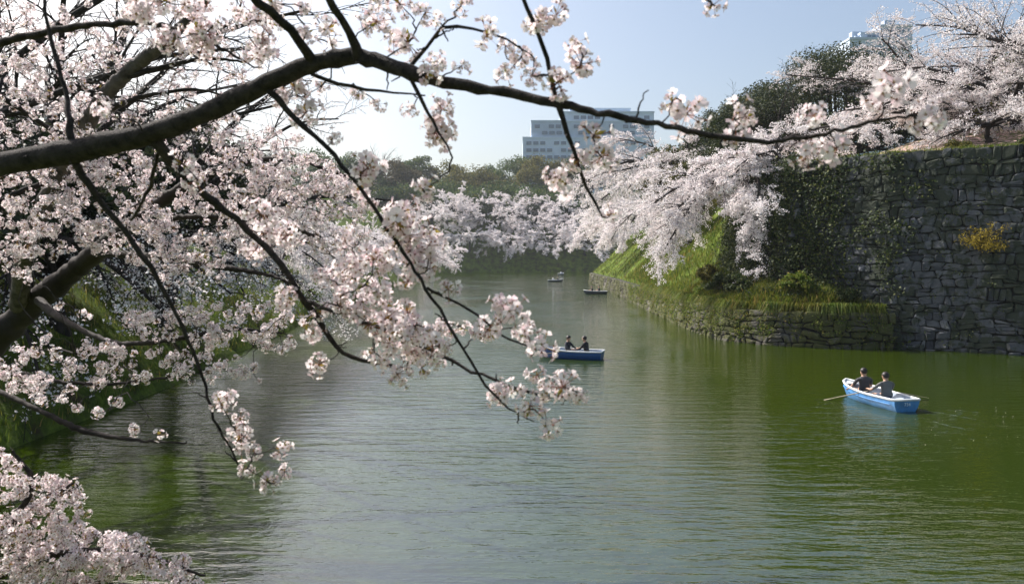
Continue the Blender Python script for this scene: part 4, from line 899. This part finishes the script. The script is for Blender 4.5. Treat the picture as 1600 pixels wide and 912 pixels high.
A_limbs = [
 [(-330,300,2.7,80),(-150,285,2.4,62),(0,257,2.3,56),(120,235,2.25,54),(240,207,2.2,50),(330,172,2.15,46),(420,130,2.1,42),(490,100,2.08,40),(560,90,2.05,38),(620,107,2.0,33),(700,130,1.95,28),(800,148,1.9,24),(880,163,1.85,20),(960,181,1.8,16),(1040,197,1.75,13),(1100,210,1.7,11),(1180,219,1.67,9),(1250,217,1.64,8),(1320,202,1.6,7),(1390,184,1.58,5),(1440,183,1.56,4)],
 [(492,102,2.08,26),(465,60,2.0,22),(430,25,1.95,20),(395,-5,1.9,20),(350,-50,1.85,16),(300,-90,1.8,10)],
 [(562,95,2.05,28),(550,60,2.0,21),(530,25,1.95,19),(512,-5,1.9,17),(490,-50,1.85,12),(480,-90,1.8,8)],
 [(238,212,2.2,30),(262,245,2.24,25),(300,285,2.3,19),(345,325,2.35,16),(400,370,2.4,14),(440,415,2.4,12),(480,475,2.45,11),(510,520,2.5,9),(545,555,2.5,8),(600,568,2.5,6),(645,576,2.5,3)],
 [(110,245,2.25,18),(150,305,2.3,12),(200,370,2.35,10),(245,435,2.4,9),(285,510,2.45,7),(315,585,2.5,6),(335,655,2.5,5),(360,700,2.55,4),(378,740,2.55,2)],
 [(420,140,2.1,16),(465,190,2.1,11),(520,240,2.1,9),(560,290,2.1,8),(600,350,2.1,7),(640,410,2.1,7),(668,455,2.1,6),(710,520,2.1,6),(750,590,2.1,5),(790,633,2.1,4),(834,660,2.1,2)],
 [(478,472,2.45,8),(530,489,2.4,8),(610,520,2.35,8),(690,555,2.3,7),(760,590,2.25,6),(850,618,2.2,4),(895,622,2.2,2)],
 [(666,452,2.1,5),(690,460,2.12,5),(735,485,2.15,5),(775,515,2.15,4),(800,533,2.15,4),(838,543,2.15,2)],
 [(868,160,1.85,11),(858,110,1.83,9),(840,50,1.8,8),(815,-5,1.78,8),(790,-60,1.76,6)],
 [(872,163,1.85,12),(885,205,1.86,9),(900,245,1.88,8),(920,300,1.9,6),(938,336,1.9,3)],
 [(636,110,2.0,9),(665,75,1.98,7),(690,47,1.96,7),(740,45,1.95,5),(790,62,1.94,4),(830,85,1.94,2)],
 [(643,125,1.98,8),(672,180,1.98,6),(690,212,1.98,5),(704,238,1.98,3)],
 [(486,115,2.08,8),(540,135,2.1,7),(600,143,2.12,5),(665,148,2.12,3)],
 [(112,235,2.25,20),(110,190,2.25,11),(100,140,2.3,8),(85,80,2.3,7),(70,20,2.3,6),(62,-30,2.3,4)],
 [(-330,120,3.3,30),(-120,90,3.0,24),(0,67,2.9,20),(100,45,2.8,16),(210,36,2.7,11),(290,50,2.6,8),(345,75,2.6,6),(395,105,2.6,3)],
 [(995,186,1.78,4),(1003,158,1.77,3),(1012,142,1.77,2)],
 [(805,-30,1.77,6),(900,-85,1.75,6),(1000,-75,1.72,5),(1075,-30,1.7,4),(1105,0,1.7,2)],
 [(250,232,2.25,10),(240,270,2.3,7),(225,310,2.4,6),(205,345,2.5,4)],
]
N = 2.0
A_blobs = [(240,30,42,40,2.3,2.7,.9),(240,66,24,22,2.15,2.25,1.0),(300,25,60,35,2.2,2.7,.5),(360,60,55,50,2.3,2.8,.4),(420,50,40,45,2.2,2.7,.45),(395,18,50,28,2.1,2.6,.5),(470,30,36,36,2.0,2.5,.4),
 (570,25,35,28,2.0,2.4,.4),(610,18,36,26,1.9,2.3,.45),(635,58,34,32,1.9,2.2,.5),(680,18,42,22,1.9,2.2,.6),(720,8,36,16,1.9,2.2,.6),(760,55,28,22,1.9,2.1,.4),(790,72,22,18,1.9,2.1,.45),
 (690,108,40,22,1.9,2.1,.5),(722,103,26,18,1.9,2.1,.5),(592,162,32,16,2.1,2.2,.55),(560,145,24,18,2.1,2.2,.4),(640,172,20,22,2.0,2.1,.5),(690,172,24,20,1.95,2.05,.6),(705,216,30,20,1.95,2.05,.7),(676,192,12,18,1.95,2.05,.5),
 (462,152,26,24,2.1,2.3,.6),(478,176,22,18,2.1,2.3,.5),(520,215,24,24,2.05,2.2,.6),(502,135,22,18,2.1,2.3,.4),(530,60,40,40,2.2,2.7,.25),
 (790,115,26,20,1.85,2.0,.5),(832,118,20,16,1.82,1.95,.5),(862,24,26,28,1.75,1.9,.75),(835,38,18,18,1.8,1.9,.5),(902,66,18,16,1.78,1.9,.6),(908,100,12,14,1.78,1.9,.5),(872,130,20,16,1.8,1.9,.5),(815,90,22,18,1.85,2,.35),
 (885,268,24,22,1.82,1.95,.95),(928,212,26,18,1.82,1.95,.7),(940,245,24,20,1.82,1.95,.6),(905,250,28,30,1.82,1.95,.5),(955,335,18,14,1.85,1.95,.4),(1050,160,26,18,1.7,1.8,.45),(1072,178,18,13,1.7,1.8,.5),
 (1165,182,34,26,1.62,1.75,.8),(1150,218,40,14,1.62,1.75,.7),(1262,240,26,20,1.58,1.68,1.0),(1308,232,24,22,1.55,1.65,1.0),(1270,182,18,14,1.6,1.7,.5),(1382,150,20,18,1.55,1.65,.7),(1402,128,16,14,1.55,1.65,.6),(1450,186,12,10,1.5,1.56,1.6),(1115,8,24,12,1.65,1.75,.8),
 (160,175,8,8,1.95,2.05,1.4),(285,255,16,16,2.1,2.2,.9),(305,285,18,18,2.1,2.25,.8),
 (565,258,24,20,2.0,2.1,.9),(675,305,24,20,1.95,2.1,1.0),(620,372,32,44,2.0,2.3,.8),(660,390,32,36,2.0,2.3,.9),(600,330,36,28,2.05,2.3,.7),(560,300,28,28,2.1,2.3,.5),(640,340,28,26,2.0,2.3,.7),
 (480,470,36,36,2.2,2.6,.6),(520,430,38,28,2.2,2.6,.9),(560,470,52,38,2.2,2.6,1.0),(600,500,52,38,2.2,2.6,1.0),(650,520,56,38,2.15,2.6,1.0),(700,540,46,36,2.1,2.5,.9),(640,570,46,16,2.2,2.5,.8),(580,555,40,16,2.2,2.5,.4),
 (740,500,36,22,2.05,2.3,.45),(790,490,40,22,2.05,2.25,.6),(822,520,20,13,2.05,2.25,.7),(700,452,22,13,2.05,2.3,.6),(600,410,28,28,2.1,2.5,.8),(655,425,38,22,2.1,2.4,.8),(848,541,12,5,2.05,2.2,.8),
 (805,595,42,17,2.1,2.3,.9),(868,612,40,12,2.1,2.25,.9),(905,620,14,8,2.1,2.2,.9),(780,620,22,22,2.0,2.2,.6),(828,633,16,14,2.05,2.15,.6),(855,666,22,13,2.0,2.1,1.0),
 (490,520,14,18,2.4,2.6,.9),(498,570,20,13,2.4,2.6,.9),(430,390,32,28,2.3,2.7,.6),(420,345,38,28,2.3,2.7,.6),(545,380,34,34,2.2,2.6,.6),
 (350,632,18,22,2.4,2.6,.95),(360,670,28,26,2.4,2.65,.8),(402,700,26,17,2.4,2.6,.6),(440,700,16,11,2.4,2.55,1.1),(445,736,15,9,2.45,2.6,1.0),(385,735,26,17,2.45,2.6,.35),(418,752,18,10,2.45,2.6,.5)]
fg_tree('foreground_cherry_tree', 'foreground cherry whose long dark bough arches across the top of the view', (-3.2,2.6), P(-330,240,2.75), .14, A_limbs, A_blobs, 900, BARK, BARK)
C_limbs = [
 [(-80,610,7.0,80),(20,505,6.9,70),(80,452,6.7,62),(150,395,6.4,52),(225,335,6.1,38),(300,285,5.9,28),(380,255,5.7,20),(460,250,5.5,13),(540,275,5.4,7)],
 [(30,480,6.8,50),(40,400,6.2,48),(70,320,5.6,46),(110,240,5.2,45),(160,155,4.9,42),(210,105,4.8,38),(248,75,4.7,34),(300,25,4.6,28),(345,-30,4.5,22)],
 [(200,120,4.8,16),(260,105,4.8,10),(320,92,4.8,7),(380,98,4.8,4)], [(170,170,4.9,12),(230,150,4.8,8),(300,140,4.8,6),(355,150,4.8,3)],
 [(120,225,5.1,20),(60,190,5.0,14),(0,150,4.9,10),(-60,120,4.9,8)], [(150,395,6.4,24),(230,400,5.8,18),(330,415,5.2,12),(420,430,4.9,7),(470,450,4.8,4)],
 [(60,470,6.6,26),(100,500,5.9,18),(180,535,5.3,13),(270,530,5.0,10),(360,515,4.8,7),(440,520,4.7,4)],
 [(180,370,6.2,20),(280,340,5.6,15),(400,345,5.2,10),(500,370,5.0,6)], [(-120,560,5.4,22),(0,612,4.8,17),(70,645,4.6,14),(130,672,4.5,11),(200,686,4.4,7),(290,692,4.3,3)],
 [(90,280,5.4,18),(30,300,5.2,14),(-30,330,5.1,10)], [(-120,500,5.6,26),(-20,560,5.0,14),(60,590,4.7,9),(160,600,4.6,6),(260,590,4.5,4)]]
C_blobs = [(70,95,75,55,4.5,5.5,.45),(165,60,95,48,4.5,5.6,.42),(330,80,70,55,4.5,5.4,.28),(140,190,70,40,4.5,5.6,.55),(20,40,40,40,4.4,5.4,.4),(270,170,60,40,4.6,5.6,.4),(60,205,85,70,4.4,5.8,.7),(110,130,110,50,4.4,5.6,.3),(40,320,75,60,4.4,5.8,.9),(150,290,110,50,4.5,6,.85),(240,250,80,40,4.6,6,.6),(400,235,85,36,4.6,5.8,.85),(470,280,80,42,4.5,5.8,1.0),(380,300,100,42,4.5,5.8,.85),(520,300,60,40,4.5,5.6,.9),
 (300,340,100,46,4.6,5.8,.75),(200,365,80,38,4.6,6,.75),(420,360,80,34,4.4,5.6,.85),(520,360,60,40,4.4,5.4,.8),(555,405,46,36,4.4,5.3,.6),(90,375,90,34,4.5,5.8,.65),(25,400,40,30,4.4,5.4,.5),
 (250,400,60,22,4.4,5.4,.8),(300,420,60,24,4.3,5.3,.75),(230,440,36,12,4.2,5,.4),(45,437,10,10,3.4,3.5,.8),(92,478,10,9,3.4,3.5,.8),(134,490,9,8,3.4,3.5,.7),(75,545,22,22,3.8,4.3,.8),(150,560,56,28,4.1,5,.9),(240,508,56,22,4.2,5,1.0),
 (300,490,48,22,4.2,5,.9),(400,498,56,26,4.2,4.9,1.1),(425,530,38,18,4.2,4.9,1.0),(350,530,56,22,4.2,5,.9),(250,560,76,18,4.1,4.9,.9),(100,600,56,22,4,4.8,.7),(28,568,32,32,4,4.8,.8),(40,603,22,13,3.9,4.4,1.0),(180,590,56,18,4,4.8,.8),(300,585,40,14,4.1,4.8,.9),
 (60,632,16,12,3.8,4.2,.9),(105,632,22,11,3.7,4.0,1.0),(145,650,13,12,3.6,3.8,1.0),(180,622,13,10,3.7,4,1.0),(210,671,10,9,3.5,3.7,1.0),(250,679,10,8,3.5,3.7,1.0),(350,570,28,22,4.1,4.8,.7),(385,575,28,12,4.1,4.8,.7),(405,595,12,6,4.1,4.5,.7),
 (150,30,100,38,4.6,5.6,.22),(60,50,60,46,4.6,5.6,.18),(330,130,60,56,4.6,5.2,.10),(330,190,60,30,4.6,5.6,.5),(20,130,30,40,4.5,5.5,.4),(330,390,60,24,4.4,5.4,.6)]
fg_tree('leaning_cherry_tree', 'second foreground cherry with thick lichen-marked limb and dense bloom at the left', (-6.4,6.9), P(-80,610,7.0), .26, C_limbs, C_blobs, 901, BARKF, BARK, (1, BARKL), cs=.74, more=2.4, thin=.56)
D_limbs = [[(-120,960,4.6,40),(-20,860,4.5,24),(30,800,4.4,16),(50,750,4.35,10),(20,705,4.3,5)], [(-90,940,4.6,30),(40,880,4.4,20),(130,860,4.3,14),(220,865,4.2,9),(320,900,4.1,4)], [(30,800,4.4,12),(80,775,4.35,8),(115,755,4.3,4)], [(-40,930,4.5,24),(80,925,4.3,16),(200,915,4.2,10),(300,925,4.1,6)]]
D_blobs = [(14,725,18,36,4,4.5,.9),(40,772,42,34,4,4.6,1.0),(95,765,34,22,4,4.5,.9),(60,830,66,42,4,4.6,1.15),(140,848,56,36,3.9,4.5,1.15),(195,862,48,26,3.9,4.4,1.0),(250,880,46,26,3.9,4.3,1.0),(300,903,24,16,3.9,4.2,.9),(100,890,115,28,3.9,4.5,1.15),(105,805,36,26,4,4.5,.9),(36,890,40,28,4,4.5,1.0),(330,918,20,10,3.9,4.2,.8),(-20,800,20,80,4.1,4.6,.8),(180,925,130,18,3.9,4.4,1.0)]
fg_tree('low_cherry_tree', 'low cherry branch full of bloom in the bottom left corner', (-3.9,4.5), P(-125,965,4.6), .10, D_limbs, D_blobs, 902, BARK, BARK)

# ------------------------------------------------------------------ air
mh = bpy.data.materials.new('haze'); mh.use_nodes = True; hn = mh.node_tree.nodes; hn.remove(hn['Principled BSDF'])
pv = hn.new('ShaderNodeVolumePrincipled'); pv.inputs['Color'].default_value = (.86, .93, 1, 1); pv.inputs['Density'].default_value = .00016; pv.inputs['Anisotropy'].default_value = .25
mh.node_tree.links.new(pv.outputs[0], hn['Material Output'].inputs['Volume'])
MB().box((0, 240, 48), (420, 330, 51)).build('haze', mh, kind='stuff')['label'] = 'thin spring haze over the moat'
